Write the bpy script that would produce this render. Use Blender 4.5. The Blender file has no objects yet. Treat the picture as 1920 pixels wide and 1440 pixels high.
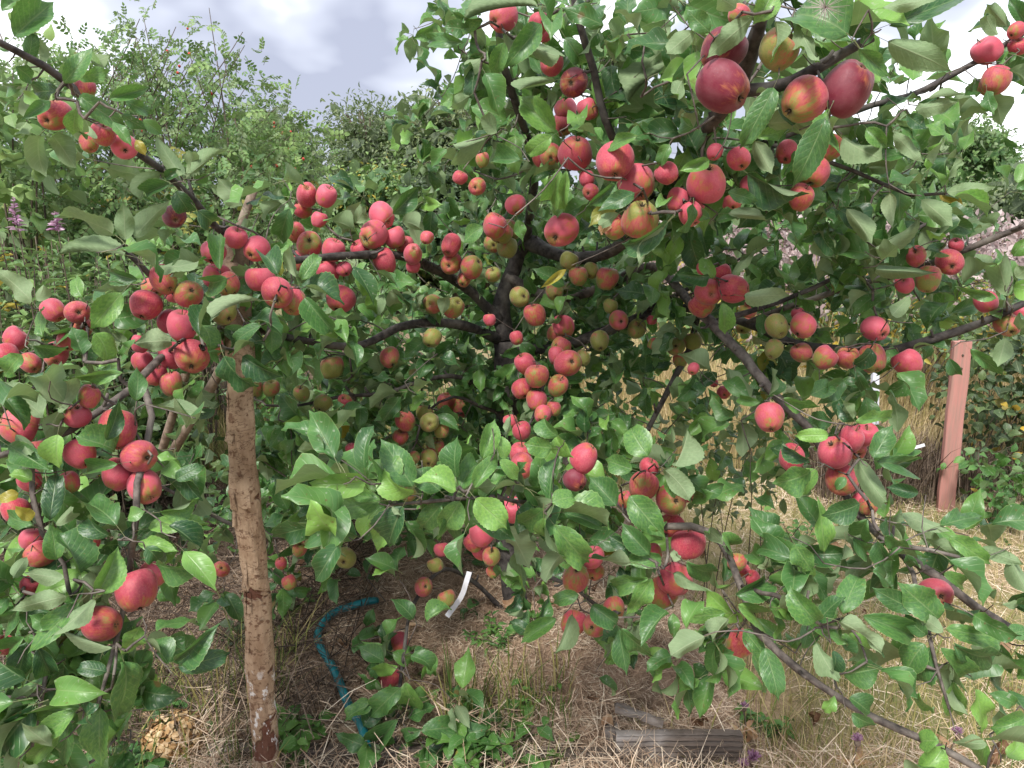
import bpy, math, random
import numpy as np
from mathutils import Vector, Matrix

random.seed(7)
rng = np.random.default_rng(7)
S = bpy.context.scene
COL = S.collection

# ------------------------------------------------------------------ camera
F = 1450.0                      # focal length in pixels of the 1920 px wide photograph
CAM_H = 1.5
PITCH = math.radians(13.0)
cam_data = bpy.data.cameras.new('camera')
cam_data.sensor_width = 36.0
cam_data.lens = 36.0 * F / 1920.0
cam_data.clip_start = 0.05
cam_data.clip_end = 2000.0
cam = bpy.data.objects.new('camera', cam_data)
cam.location = (0, 0, CAM_H)
cam.rotation_euler = (math.pi / 2 - PITCH, 0, 0)
COL.objects.link(cam)
S.camera = cam

# ------------------------------------------------------------------ sky and sun
SUN_EL, SUN_AZ = math.radians(52), math.radians(205)     # azimuth from +Y, clockwise: behind the camera, a little to the left
world = bpy.data.worlds.new('World')
S.world = world
world.use_nodes = True
wn, wl = world.node_tree.nodes, world.node_tree.links
wn.clear()
w_out = wn.new('ShaderNodeOutputWorld')
w_bg = wn.new('ShaderNodeBackground')
w_bg.inputs['Strength'].default_value = 0.1
w_sky = wn.new('ShaderNodeTexSky')
w_sky.sky_type = 'NISHITA'
w_sky.sun_disc = False
w_sky.sun_elevation = SUN_EL
w_sky.sun_rotation = SUN_AZ
w_co = wn.new('ShaderNodeTexCoord')
w_map = wn.new('ShaderNodeMapping')
w_map.inputs['Scale'].default_value = (1.0, 1.0, 2.1)
w_map.inputs['Location'].default_value = (9.0, 5.0, 3.0)
w_n1 = wn.new('ShaderNodeTexNoise')
w_n1.inputs['Scale'].default_value = 2.6
w_n1.inputs['Detail'].default_value = 4.0
w_n1.inputs['Roughness'].default_value = 0.52
w_n1.inputs['Distortion'].default_value = 0.25
w_r1 = wn.new('ShaderNodeValToRGB')            # cloud body: lavender grey bases to white tops
e = w_r1.color_ramp.elements
e[0].position = 0.40; e[0].color = (0.235, 0.25, 0.315, 1)
e[1].position = 0.61; e[1].color = (0.93, 0.945, 0.965, 1)
m = w_r1.color_ramp.elements.new(0.49); m.color = (0.37, 0.39, 0.455, 1)
w_mul = wn.new('ShaderNodeVectorMath'); w_mul.operation = 'SCALE'; w_mul.inputs['Scale'].default_value = 6.6
w_mix = wn.new('ShaderNodeMix'); w_mix.data_type = 'RGBA'
wl.new(w_co.outputs['Generated'], w_map.inputs['Vector'])
wl.new(w_map.outputs['Vector'], w_n1.inputs['Vector'])
wl.new(w_n1.outputs['Fac'], w_r1.inputs['Fac'])
wl.new(w_r1.outputs['Color'], w_mul.inputs[0])
w_mix.inputs['Factor'].default_value = 0.97       # thin overcast: a little of the blue shows through
world.cycles.sampling_method = 'MANUAL'
world.cycles.sample_map_resolution = 512
wl.new(w_sky.outputs['Color'], w_mix.inputs['A'])
wl.new(w_mul.outputs['Vector'], w_mix.inputs['B'])
wl.new(w_mix.outputs['Result'], w_bg.inputs['Color'])
wl.new(w_bg.outputs['Background'], w_out.inputs['Surface'])

sun_data = bpy.data.lights.new('sun', 'SUN')
sun_data.energy = 1.5
sun_data.angle = math.radians(13)
sun_data.color = (1.0, 0.96, 0.9)
sun = bpy.data.objects.new('sun', sun_data)
sd = Vector((math.sin(SUN_AZ) * math.cos(SUN_EL), math.cos(SUN_AZ) * math.cos(SUN_EL), math.sin(SUN_EL)))
sun.rotation_euler = sd.to_track_quat('Z', 'Y').to_euler()
sun.location = (0, -2, 6)
COL.objects.link(sun)

S.view_settings.view_transform = 'Standard'
S.view_settings.look = 'None'
S.view_settings.gamma = 1.0
S.view_settings.exposure = 1.85
S.view_settings.use_curve_mapping = False
S.cycles.max_bounces = 4
S.cycles.diffuse_bounces = 3
S.cycles.glossy_bounces = 2
S.cycles.transmission_bounces = 3

# ------------------------------------------------------------------ pixel <-> place
cp, sp_ = math.cos(PITCH), math.sin(PITCH)
RIGHT = np.array([1.0, 0, 0]); UP = np.array([0, sp_, cp]); FWD = np.array([0, cp, -sp_])
CAM = np.array([0, 0, CAM_H])
def P(x, y, d):
    return CAM + RIGHT * ((x - 960) / F * d) + UP * (-(y - 720) / F * d) + FWD * d
def PX(p):
    q = np.asarray(p) - CAM
    d = q @ FWD
    return 960 + F * (q @ RIGHT) / d, 720 - F * (q @ UP) / d, d

def nz(v):
    v = np.asarray(v, float)
    return v / (np.linalg.norm(v, axis=-1, keepdims=True) + 1e-12)

# ------------------------------------------------------------------ ground shape
def gz(x, y):
    x = np.asarray(x, float); y = np.asarray(y, float)
    z = 0.03 * np.sin(x * 1.7 + 0.4) * np.cos(y * 1.3) + 0.015 * np.sin(x * 5.1 + y * 3.7)
    bed = np.clip((x + 0.95) / 0.12, 0, 1) * np.clip((0.66 - x) / 0.10, 0, 1) * np.clip((y - 1.775) / 0.02, 0, 1) * np.clip((4.0 - y) / 0.8, 0, 1)
    z = z * (1 - 0.7 * bed) + 0.125 * bed
    z = z + 0.22 * np.exp(-(((x + 0.40) / 0.50) ** 2 + ((y - 2.62) / 0.42) ** 2))
    z = z + 0.05 * np.exp(-(((x + 0.45) / 0.18) ** 2 + ((y - 2.1) / 0.14) ** 2))
    z = z + 0.155 * np.exp(-np.abs((x - 0.27) / 0.33) ** 3.0 - np.abs((y - 2.05) / 0.13) ** 2.4)
    z = z + 0.05 * np.exp(-(((x - 0.05) / 0.10) ** 2 + ((y - 2.0) / 0.08) ** 2))
    z = z + 0.16 * np.exp(-(((x + 1.6) / 0.7) ** 2 + ((y - 3.0) / 0.6) ** 2))
    bank = np.clip((y - 4.3) / 1.6, 0, 1); bank = bank * bank * (3 - 2 * bank)
    z = z + 0.32 * bank
    far = np.clip((y - 9) / 30, 0, 1)
    return z * 1.0 - 0.2 * far
def G(x, y, lift=0.0):
    dirv = RIGHT * ((x - 960) / F) + UP * (-(y - 720) / F) + FWD
    lo = 0.5
    for i in range(4000):
        p = CAM + dirv * lo
        if p[2] < gz(p[0], p[1]) + lift: break
        lo += 0.01
    return p

# ------------------------------------------------------------------ objects and meshes
def tag(o, label=None, cat=None, group=None, kind=None):
    if label: o['label'] = label
    if cat: o['category'] = cat
    if group: o['group'] = group
    if kind: o['kind'] = kind
    return o
def link(o, parent=None):
    COL.objects.link(o)
    if parent is not None: o.parent = parent
    return o
def empty(name, loc=(0, 0, 0)):
    o = bpy.data.objects.new(name, None); o.location = Vector(loc); o.empty_display_size = 0.05
    return link(o)
def np_mesh(name, V, Q, mat=None, smooth=True, attrs=None):
    """all-quad mesh out of arrays; attrs: name -> (n,) floats or (n,3) vectors, on points"""
    V = np.asarray(V, np.float32).reshape(-1, 3); Q = np.asarray(Q, np.int32).reshape(-1, 4)
    me = bpy.data.meshes.new(name)
    me.vertices.add(len(V)); me.vertices.foreach_set('co', V.ravel())
    me.loops.add(Q.size); me.loops.foreach_set('vertex_index', Q.ravel())
    me.polygons.add(len(Q))
    me.polygons.foreach_set('loop_start', np.arange(0, Q.size, 4, dtype=np.int32))
    me.polygons.foreach_set('loop_total', np.full(len(Q), 4, np.int32))
    me.polygons.foreach_set('use_smooth', np.full(len(Q), bool(smooth)))
    for k, a in (attrs or {}).items():
        a = np.asarray(a, np.float32)
        if a.ndim == 1:
            at = me.attributes.new(k, 'FLOAT', 'POINT'); at.data.foreach_set('value', a)
        else:
            at = me.attributes.new(k, 'FLOAT_VECTOR', 'POINT'); at.data.foreach_set('vector', a.ravel())
    me.update(calc_edges=True)
    if mat: me.materials.append(mat)
    return me
def mobj(name, me, parent=None, loc=None):
    """a mesh object in world coordinates; loc moves its origin there"""
    o = bpy.data.objects.new(name, me)
    link(o, parent)
    if parent is not None:
        off = Vector(parent.location)
        o.location = -off
    return o
class MB:
    """collects quads"""
    def __init__(s): s.V = []; s.Q = []; s.A = []; s.n = 0
    def add(s, V, Q, a=0.0):
        V = np.asarray(V, float).reshape(-1, 3); Q = np.asarray(Q, int).reshape(-1, 4)
        s.V.append(V); s.Q.append(Q + s.n); s.A.append(np.full(len(V), a) if np.isscalar(a) else np.asarray(a, float)); s.n += len(V)
    def tube(s, pts, rad, sides=6, a=0.0, step=None, cap=True, rough=0.0, seed=0):
        V, Q = tube_arrays(pts, rad, sides, step, cap, rough, seed)
        s.add(V, Q, a)
    def box(s, c, size, R=None, a=0.0):
        h = np.array(size) / 2
        V = np.array([[sx, sy, sz] for sz in (-1, 1) for sy in (-1, 1) for sx in (-1, 1)], float) * h
        if R is not None: V = V @ np.asarray(R).T
        V = V + np.asarray(c)
        s.add(V, [(0, 2, 3, 1), (4, 5, 7, 6), (0, 1, 5, 4), (2, 6, 7, 3), (0, 4, 6, 2), (1, 3, 7, 5)], a)
    def mesh(s, name, mat, smooth=True):
        return np_mesh(name, np.concatenate(s.V), np.concatenate(s.Q), mat, smooth, {'tint': np.concatenate(s.A)})
    def build(s, name, mat, parent=None, smooth=True):
        return mobj(name, s.mesh(name, mat, smooth), parent)
def resample(pts, rad, step):
    pts = np.asarray(pts, float); rad = np.asarray(rad, float)
    if len(pts) == 2:
        n = max(2, int(np.linalg.norm(pts[1] - pts[0]) / step) + 1)
        t = np.linspace(0, 1, n)[:, None]
        return pts[0] * (1 - t) + pts[1] * t, rad[0] * (1 - t[:, 0]) + rad[1] * t[:, 0]
    ext = np.vstack([2 * pts[0] - pts[1], pts, 2 * pts[-1] - pts[-2]])
    outp, outr = [], []
    for i in range(len(pts) - 1):
        p0, p1, p2, p3 = ext[i], ext[i + 1], ext[i + 2], ext[i + 3]
        n = max(1, int(np.linalg.norm(p2 - p1) / step))
        for k in range(n):
            t = k / n
            outp.append(0.5 * (2 * p1 + (p2 - p0) * t + (2 * p0 - 5 * p1 + 4 * p2 - p3) * t * t + (3 * p1 - p0 - 3 * p2 + p3) * t ** 3))
            outr.append(rad[i] * (1 - t) + rad[i + 1] * t)
    outp.append(pts[-1]); outr.append(rad[-1])
    return np.array(outp), np.array(outr)
def tube_arrays(pts, rad, sides=6, step=None, cap=True, rough=0.0, seed=0):
    pts = np.asarray(pts, float); rad = np.full(len(pts), rad) if np.isscalar(rad) else np.asarray(rad, float)
    if step: pts, rad = resample(pts, rad, step)
    n = len(pts)
    tan = nz(np.gradient(pts, axis=0))
    ref = np.array([0, 0, 1.0]) if abs(tan[0][2]) < 0.9 else np.array([1.0, 0, 0])
    u = nz(np.cross(tan[0], ref)); U = [u]
    for i in range(1, n):
        u = u - tan[i] * (u @ tan[i]); u = u / (np.linalg.norm(u) + 1e-9); U.append(u)
    U = np.array(U); W = np.cross(tan, U)
    ang = np.linspace(0, 2 * math.pi, sides, endpoint=False)
    rr = rad[:, None] * np.ones(sides)
    if rough:
        r_ = np.random.default_rng(seed)
        k = r_.normal(0, rough, (n, sides)); k = (k + np.roll(k, 1, 0) + np.roll(k, 1, 1)) / 1.8
        rr = rr * (1 + k)
    V = pts[:, None, :] + rr[:, :, None] * (np.cos(ang)[None, :, None] * U[:, None, :] + np.sin(ang)[None, :, None] * W[:, None, :])
    V = V.reshape(-1, 3)
    i = np.arange(n - 1)[:, None] * sides; j = np.arange(sides)[None, :]; j2 = (j + 1) % sides
    Q = np.stack([i + j, i + j2, i + sides + j2, i + sides + j], -1).reshape(-1, 4)
    if cap:
        for end in (0, n - 1):
            b = len(V); inner = pts[end] + (V[end * sides:(end + 1) * sides] - pts[end]) * 0.05
            V = np.vstack([V, inner])
            q = np.stack([end * sides + j[0], b + j[0], b + j2[0], end * sides + j2[0]], -1)
            Q = np.vstack([Q, q if end == 0 else q[:, ::-1]])
    return V, Q
def instance(TV, TQ, R, pos, extra=None):
    """R (N,3,3) columns = images of the axes, pos (N,3); returns V, Q"""
    N, n = len(pos), len(TV)
    V = np.einsum('nij,kj->nki', R, TV) + pos[:, None, :]
    Q = TQ[None] + (np.arange(N) * n)[:, None, None]
    return V.reshape(-1, 3), Q.reshape(-1, 4)
def frames(axis, normal):
    """(N,3) length axes and rough normals -> (N,3,3) with columns side, axis, normal"""
    a = nz(axis); s = nz(np.cross(a, normal)); nrm = np.cross(s, a)
    return np.stack([s, a, nrm], -1)
def rand_dirs(n, r=rng):
    return nz(r.normal(size=(n, 3)))
# ------------------------------------------------------------------ materials
class NT:
    def __init__(s, name):
        s.m = bpy.data.materials.new(name); s.m.use_nodes = True
        s.n, s.l = s.m.node_tree.nodes, s.m.node_tree.links
        s.n.clear()
        s.out = s.n.new('ShaderNodeOutputMaterial')
    def node(s, t, **kw):
        x = s.n.new(t)
        for k, v in kw.items(): setattr(x, k, v)
        return x
    def put(s, sock, v):
        if isinstance(v, bpy.types.NodeSocket): s.l.new(v, sock)
        elif v is not None: sock.default_value = v if not (isinstance(v, tuple) and len(v) == 3 and sock.type == 'RGBA') else (*v, 1)
    def math(s, op, a, b=None, c=None, clamp=False):
        x = s.node('ShaderNodeMath', operation=op, use_clamp=clamp)
        for i, v in enumerate((a, b, c)):
            if v is not None: s.put(x.inputs[i], v)
        return x.outputs[0]
    def mix(s, f, a, b, mode='MIX'):
        x = s.node('ShaderNodeMix', data_type='RGBA', blend_type=mode)
        s.put(x.inputs['Factor'], f); s.put(x.inputs['A'], a); s.put(x.inputs['B'], b)
        return x.outputs['Result']
    def rng(s, v, a, b, c=0.0, d=1.0):
        x = s.node('ShaderNodeMapRange')
        for k, q in (('Value', v), ('From Min', a), ('From Max', b), ('To Min', c), ('To Max', d)): s.put(x.inputs[k], q)
        return x.outputs['Result']
    def noise(s, scale, vec=None, detail=3.0, rough=0.55, dist=0.0):
        x = s.node('ShaderNodeTexNoise')
        x.inputs['Scale'].default_value = scale; x.inputs['Detail'].default_value = detail
        x.inputs['Roughness'].default_value = rough; x.inputs['Distortion'].default_value = dist
        if vec is not None: s.put(x.inputs['Vector'], vec)
        return x.outputs['Fac']
    def coord(s, kind='Object', scale=None, loc=None):
        x = s.node('ShaderNodeTexCoord').outputs[kind]
        if scale or loc is not None:
            mp = s.node('ShaderNodeMapping'); s.put(mp.inputs['Vector'], x)
            if scale: mp.inputs['Scale'].default_value = scale
            if loc is not None: s.put(mp.inputs['Location'], loc)
            return mp.outputs['Vector']
        return x
    def attr(s, name): return s.node('ShaderNodeAttribute', attribute_name=name)
    def bump(s, h, strength=0.3, dist=0.01):
        x = s.node('ShaderNodeBump'); x.inputs['Strength'].default_value = strength; x.inputs['Distance'].default_value = dist
        s.put(x.inputs['Height'], h); return x.outputs['Normal']
    def bsdf(s, color, rough=0.6, spec=0.3, normal=None, **kw):
        x = s.node('ShaderNodeBsdfPrincipled')
        s.put(x.inputs['Base Color'], color); s.put(x.inputs['Roughness'], rough); s.put(x.inputs['Specular IOR Level'], spec)
        if normal is not None: s.put(x.inputs['Normal'], normal)
        for k, v in kw.items(): s.put(x.inputs[k.replace('_', ' ')], v)
        return x.outputs[0]
    def done(s, sh):
        s.l.new(sh, s.out.inputs['Surface']); return s.m
    def ramp(s, f, stops):
        x = s.node('ShaderNodeValToRGB'); el = x.color_ramp.elements
        while len(el) < len(stops): el.new(0.5)
        for k, (p, c) in zip(el, stops): k.position = p; k.color = (*c, 1)
        s.put(x.inputs['Fac'], f); return x.outputs['Color']

def leaf_material(name, dark, mid, bright, under, gloss=0.36, trans=0.3, veins=True):
    t = NT(name)
    co = t.attr('leafco'); sep = t.node('ShaderNodeSeparateXYZ'); t.put(sep.inputs[0], co.outputs['Vector'])
    v, u = sep.outputs[0], sep.outputs[1]
    av = t.math('ABSOLUTE', v)
    oc = t.node('ShaderNodeObjectInfo'); osep = t.node('ShaderNodeSeparateColor'); t.put(osep.inputs[0], oc.outputs['Color'])
    tint = t.math('ADD', t.attr('tint').outputs['Fac'], osep.outputs[0])
    yel = t.math('ADD', t.attr('yellow').outputs['Fac'], osep.outputs[1])
    lo = t.node('ShaderNodeVectorMath', operation='ADD'); t.put(lo.inputs[0], t.coord('Object'))
    t.put(lo.inputs[1], t.math('MULTIPLY', oc.outputs['Random'], 23.0)); lco = lo.outputs[0]
    bl = t.noise(14.0, lco, 2.0)
    tt = t.math('ADD', tint, t.rng(bl, 0.3, 0.7, -0.16, 0.16))
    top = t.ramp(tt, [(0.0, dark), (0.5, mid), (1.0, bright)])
    und = t.mix(t.rng(bl, 0.3, 0.7), under, tuple(c * 0.8 for c in under))
    und = t.mix(t.math('MULTIPLY', tint, 0.35), und, mid)
    # midrib and side veins
    mid_m = t.rng(av, 0.015, 0.075, 1.0, 0.0)
    ph = t.math('MULTIPLY', t.math('SUBTRACT', u, t.math('MULTIPLY', av, 0.22)), 9.0)
    tri = t.math('ABSOLUTE', t.math('SUBTRACT', t.math('FRACT', ph), 0.5))
    side = t.math('MULTIPLY', t.rng(tri, 0.03, 0.11, 1.0, 0.0), t.rng(av, 0.75, 1.0, 1.0, 0.2))
    vein = t.math('MAXIMUM', mid_m, t.math('MULTIPLY', side, 0.45)) if veins else mid_m
    rim_light = t.rng(av, 0.95, 1.0)
    top = t.mix(t.math('MULTIPLY', vein, 0.38), top, (0.30, 0.40, 0.18))
    top = t.mix(t.math('MULTIPLY', rim_light, 0.65), top, (0.30, 0.44, 0.15))  # light on the curled leaf edges, painted as a paler border
    und = t.mix(t.math('MULTIPLY', vein, 0.5), und, (0.36, 0.43, 0.26))
    sn = t.noise(150.0, lco, 0.0)
    spots = t.rng(sn, 0.74, 0.80)
    top = t.mix(t.math('MULTIPLY', spots, 0.35), top, (0.5, 0.52, 0.42))
    brown = t.math('MAXIMUM', t.math('MULTIPLY', t.rng(sn, 0.17, 0.21, 1.0, 0.0), 0.6), t.math('MULTIPLY', t.rng(bl, 0.71, 0.74), 0.75))
    top = t.mix(brown, top, (0.16, 0.085, 0.035))
    back = t.node('ShaderNodeNewGeometry').outputs['Backfacing']
    col = t.mix(back, top, und)
    col = t.mix(yel, col, (0.55, 0.36, 0.03))
    col = t.mix(osep.outputs[2], col, t.mix(t.rng(bl, 0.35, 0.65), (0.36, 0.19, 0.09), (0.55, 0.36, 0.21)))
    pet = t.math('LESS_THAN', u, -0.01)
    col = t.mix(pet, col, (0.22, 0.24, 0.11))
    puff = t.math('MULTIPLY', t.math('SUBTRACT', 1.0, vein), 1.0)
    nrm = t.bump(t.math('ADD', puff, t.math('MULTIPLY', bl, 0.8)), 0.35, 0.0015)
    rough = t.mix(back, (gloss,) * 3, (0.75,) * 3)
    sh = t.bsdf(col, rough, 0.5, nrm)
    tr = t.node('ShaderNodeBsdfTranslucent')
    t.put(tr.inputs['Color'], t.mix(0.5, col, t.mix(yel, (0.16, 0.30, 0.035), (0.6, 0.4, 0.05))))
    mx = t.node('ShaderNodeMixShader'); mx.inputs[0].default_value = trans
    t.l.new(sh, mx.inputs[1]); t.l.new(tr.outputs[0], mx.inputs[2])
    return t.done(mx.outputs[0])

M = {}
M['leaf'] = leaf_material('apple_leaf', (0.020, 0.072, 0.028), (0.074, 0.188, 0.050), (0.22, 0.42, 0.085), (0.27, 0.365, 0.195), 0.39, 0.28)
M['shrub_leaf'] = leaf_material('shrub_leaf', (0.055, 0.125, 0.04), (0.125, 0.235, 0.07), (0.25, 0.37, 0.11), (0.26, 0.34, 0.18), 0.55, 0.3, False)
M['grey_leaf'] = leaf_material('grey_leaf', (0.075, 0.105, 0.06), (0.13, 0.175, 0.085), (0.25, 0.30, 0.12), (0.22, 0.26, 0.16), 0.6, 0.3, False)
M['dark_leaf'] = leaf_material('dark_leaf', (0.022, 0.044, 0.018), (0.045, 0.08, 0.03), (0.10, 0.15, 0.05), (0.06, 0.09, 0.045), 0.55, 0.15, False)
M['weed_leaf'] = leaf_material('weed_leaf', (0.03, 0.10, 0.025), (0.07, 0.19, 0.04), (0.16, 0.32, 0.06), (0.18, 0.28, 0.12), 0.5, 0.3, True)

def tint_mat(name, stops, rough=0.8, spec=0.2, var=0.2, nscale=30.0, trans=0.0):
    t = NT(name)
    f = t.math('ADD', t.attr('tint').outputs['Fac'], t.rng(t.noise(nscale, t.coord('Object')), 0.3, 0.7, -var, var))
    c = t.ramp(f, stops)
    sh = t.bsdf(c, rough, spec)
    if trans:
        tr = t.node('ShaderNodeBsdfTranslucent'); t.put(tr.inputs['Color'], c)
        mx = t.node('ShaderNodeMixShader'); mx.inputs[0].default_value = trans
        t.l.new(sh, mx.inputs[1]); t.l.new(tr.outputs[0], mx.inputs[2]); sh = mx.outputs[0]
    return t.done(sh)
M['straw'] = tint_mat('straw', [(0.0, (0.20, 0.13, 0.085)), (0.3, (0.44, 0.31, 0.215)), (0.65, (0.64, 0.50, 0.37)), (1.0, (0.78, 0.69, 0.54))])
M['grass'] = tint_mat('grass_blade', [(0.0, (0.05, 0.11, 0.02)), (0.35, (0.13, 0.20, 0.045)), (0.6, (0.33, 0.30, 0.10)), (1.0, (0.60, 0.47, 0.27))], 0.6, 0.3, 0.15, 20, 0.25)
M['twig_litter'] = tint_mat('twig_litter', [(0.0, (0.028, 0.02, 0.016)), (0.5, (0.105, 0.075, 0.055)), (1.0, (0.32, 0.25, 0.19))])
M['seed_fluff'] = tint_mat('seed_fluff', [(0.0, (0.22, 0.145, 0.13)), (0.5, (0.38, 0.285, 0.28)), (1.0, (0.60, 0.51, 0.49))], 0.95, 0.1, 0.2, 8, 0.3)
M['dry_leaf'] = tint_mat('dry_leaf', [(0.0, (0.11, 0.055, 0.03)), (0.5, (0.32, 0.19, 0.11)), (1.0, (0.50, 0.36, 0.23))], 0.8, 0.2, 0.25, 40, 0.2)
M['pink_petal'] = tint_mat('pink_petal', [(0.0, (0.28, 0.12, 0.22)), (0.5, (0.46, 0.26, 0.40)), (1.0, (0.64, 0.48, 0.58))], 0.8, 0.2, 0.2, 30, 0.3)
M['floret'] = tint_mat('dry_floret', [(0.0, (0.26, 0.13, 0.05)), (0.5, (0.50, 0.32, 0.15)), (1.0, (0.70, 0.54, 0.34))], 0.85, 0.2, 0.25, 60, 0.25)

def bark_mat(name, dark, lightc, lichen, scale=60.0):
    t = NT(name)
    co = t.coord('Object')
    n1 = t.noise(scale, co, 5.0, 0.6); n2 = t.noise(scale * 0.22, co, 3.0)
    c = t.mix(t.rng(n1, 0.35, 0.68), dark, lightc)
    c = t.mix(t.math('MULTIPLY', t.rng(n2, 0.52, 0.68), 0.55), c, lichen)
    return t.done(t.bsdf(c, 0.75, 0.3, t.bump(n1, 0.5, 0.004)))
M['bark'] = bark_mat('apple_bark', (0.026, 0.022, 0.022), (0.095, 0.083, 0.076), (0.17, 0.16, 0.14))
M['bark_young'] = bark_mat('young_apple_bark', (0.055, 0.045, 0.041), (0.165, 0.138, 0.12), (0.26, 0.235, 0.20))
M['cane'] = bark_mat('cane_bark', (0.10, 0.07, 0.05), (0.25, 0.19, 0.145), (0.33, 0.28, 0.22))
M['stem_far'] = bark_mat('shrub_stem', (0.05, 0.04, 0.028), (0.13, 0.10, 0.07), (0.16, 0.13, 0.1), 30)

def apple_mat():
    t = NT('apple_skin')
    co = t.coord('Object')
    oi = t.node('ShaderNodeObjectInfo'); sc = t.node('ShaderNodeSeparateColor'); t.put(sc.inputs[0], oi.outputs['Color'])
    ripe, dark, pink = sc.outputs[0], sc.outputs[1], sc.outputs[2]
    seed = t.math('MULTIPLY', oi.outputs['Random'], 40.0)
    cmb = t.node('ShaderNodeCombineXYZ')
    for i in range(3): t.put(cmb.inputs[i], seed)
    add = t.node('ShaderNodeVectorMath', operation='ADD'); t.put(add.inputs[0], co); t.put(add.inputs[1], cmb.outputs[0])
    cs = add.outputs[0]
    sepc = t.node('ShaderNodeSeparateXYZ'); t.put(sepc.inputs[0], co)
    # streaks run from stalk to calyx: sample noise on the direction around the axis
    nv = t.node('ShaderNodeCombineXYZ')
    rad = t.math('SQRT', t.math('ADD', t.math('ADD', t.math('MULTIPLY', sepc.outputs[0], sepc.outputs[0]), t.math('MULTIPLY', sepc.outputs[1], sepc.outputs[1])), 0.02))
    t.put(nv.inputs[0], t.math('ADD', t.math('DIVIDE', sepc.outputs[0], rad), seed))
    t.put(nv.inputs[1], t.math('DIVIDE', sepc.outputs[1], rad))
    t.put(nv.inputs[2], t.math('MULTIPLY', sepc.outputs[2], 0.35))
    streak = t.noise(9.0, nv.outputs[0], 4.0, 0.65)
    big = t.noise(1.1, cs, 2.0)
    fine = t.noise(11.0, cs, 4.0, 0.6)
    zz = t.rng(sepc.outputs[2], -0.85, 0.35)
    cover = t.math('ADD', t.math('MULTIPLY', ripe, 1.55), t.rng(big, 0.3, 0.7, -0.68, 0.42))
    cover = t.math('ADD', cover, t.rng(streak, 0.3, 0.7, -0.28, 0.28))
    cover = t.math('ADD', cover, t.math('MULTIPLY', t.math('SUBTRACT', zz, 0.5), 0.45))
    mask = t.rng(cover, 0.18, 1.08)
    ground = t.mix(t.rng(fine, 0.35, 0.65), (0.165, 0.20, 0.04), (0.25, 0.225, 0.055))
    orange = t.mix(t.rng(streak, 0.35, 0.65), (0.40, 0.145, 0.055), (0.37, 0.085, 0.05))
    red = t.mix(t.rng(streak, 0.32, 0.68), (0.47, 0.036, 0.074), (0.31, 0.016, 0.042))
    red = t.mix(t.math('MULTIPLY', t.rng(fine, 0.45, 0.7), 0.55), red, (0.58, 0.17, 0.13))
    red = t.mix(pink, red, (0.58, 0.095, 0.145))
    red = t.mix(dark, red, (0.125, 0.010, 0.026))
    c = t.mix(t.rng(mask, 0.0, 0.5), ground, orange)
    c = t.mix(t.rng(mask, 0.35, 1.0), c, red)
    vo = t.node('ShaderNodeTexVoronoi'); vo.inputs['Scale'].default_value = 13.0; t.put(vo.inputs['Vector'], cs)
    dots = t.rng(vo.outputs['Distance'], 0.05, 0.11, 1.0, 0.0)
    c = t.mix(t.math('MULTIPLY', dots, 0.42), c, (0.62, 0.42, 0.25))
    c = t.mix(t.math('MULTIPLY', t.rng(big, 0.45, 0.62), 0.07), c, (0.55, 0.38, 0.40))
    rus = t.math('MULTIPLY', t.rng(rad, 0.16, 0.42, 1.0, 0.0), t.rng(fine, 0.3, 0.6, 0.5, 1.0))
    c = t.mix(t.math('MULTIPLY', rus, 0.75), c, (0.23, 0.15, 0.06))
    sc_ = t.rng(t.noise(2.3, cs, 2.0), 0.72, 0.76)
    c = t.mix(t.math('MULTIPLY', sc_, 0.7), c, (0.09, 0.05, 0.035))
    rough = t.rng(fine, 0.3, 0.7, 0.46, 0.64)
    nrm = t.bump(t.math('ADD', t.math('MULTIPLY', streak, 0.5), fine), 0.06, 0.05)
    return t.done(t.bsdf(c, rough, 0.34, nrm, Sheen_Weight=0.14))
M['apple'] = apple_mat()
def plain(name, c, rough=0.7, spec=0.3, n=25.0, var=0.35, bump=0.2, **kw):
    t = NT(name)
    f = t.noise(n, t.coord('Object'), 5.0)
    col = t.mix(t.rng(f, 0.3, 0.7), tuple(x * (1 - var) for x in c), tuple(min(1, x * (1 + var)) for x in c))
    return t.done(t.bsdf(col, rough, spec, t.bump(f, bump, 0.004), **kw))
M['stalk'] = plain('apple_stalk', (0.09, 0.08, 0.035))
M['calyx'] = plain('apple_calyx', (0.06, 0.045, 0.028), 0.9)
def hose_mat():
    t = NT('hose_rubber')
    f = t.noise(18.0, t.coord('Object'), 4.0)
    c = t.mix(t.rng(f, 0.35, 0.65), (0.006, 0.115, 0.14), (0.018, 0.215, 0.25))
    c = t.mix(t.rng(t.noise(70.0, t.coord('Object'), 2.0), 0.70, 0.76), c, (0.16, 0.13, 0.09))
    return t.done(t.bsdf(c, 0.3, 0.5, t.bump(f, 0.1, 0.003)))
M['hose'] = hose_mat()
M['white_plastic'] = plain('white_plastic', (0.72, 0.73, 0.78), 0.45, 0.5, 40, 0.1, 0.05)
M['pink_paint'] = None
def painted_wood(name, paint, wood, lo=0.55, hi=0.7):
    t = NT(name)
    co = t.coord('Object', (30, 30, 4)); f = t.noise(1.5, co, 6.0, 0.65)
    g = t.noise(1.0, t.coord('Object', (90, 90, 3)), 5.0)
    c = t.mix(t.rng(f, 0.3, 0.7), tuple(x * 0.85 for x in paint), tuple(min(1, x * 1.12) for x in paint))
    c = t.mix(t.math('MULTIPLY', t.rng(t.math('ADD', t.math('MULTIPLY', f, 0.5), t.math('MULTIPLY', g, 0.5)), lo, hi), 0.8), c, wood)
    return t.done(t.bsdf(c, 0.75, 0.25, t.bump(g, 0.4, 0.003)))
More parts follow.
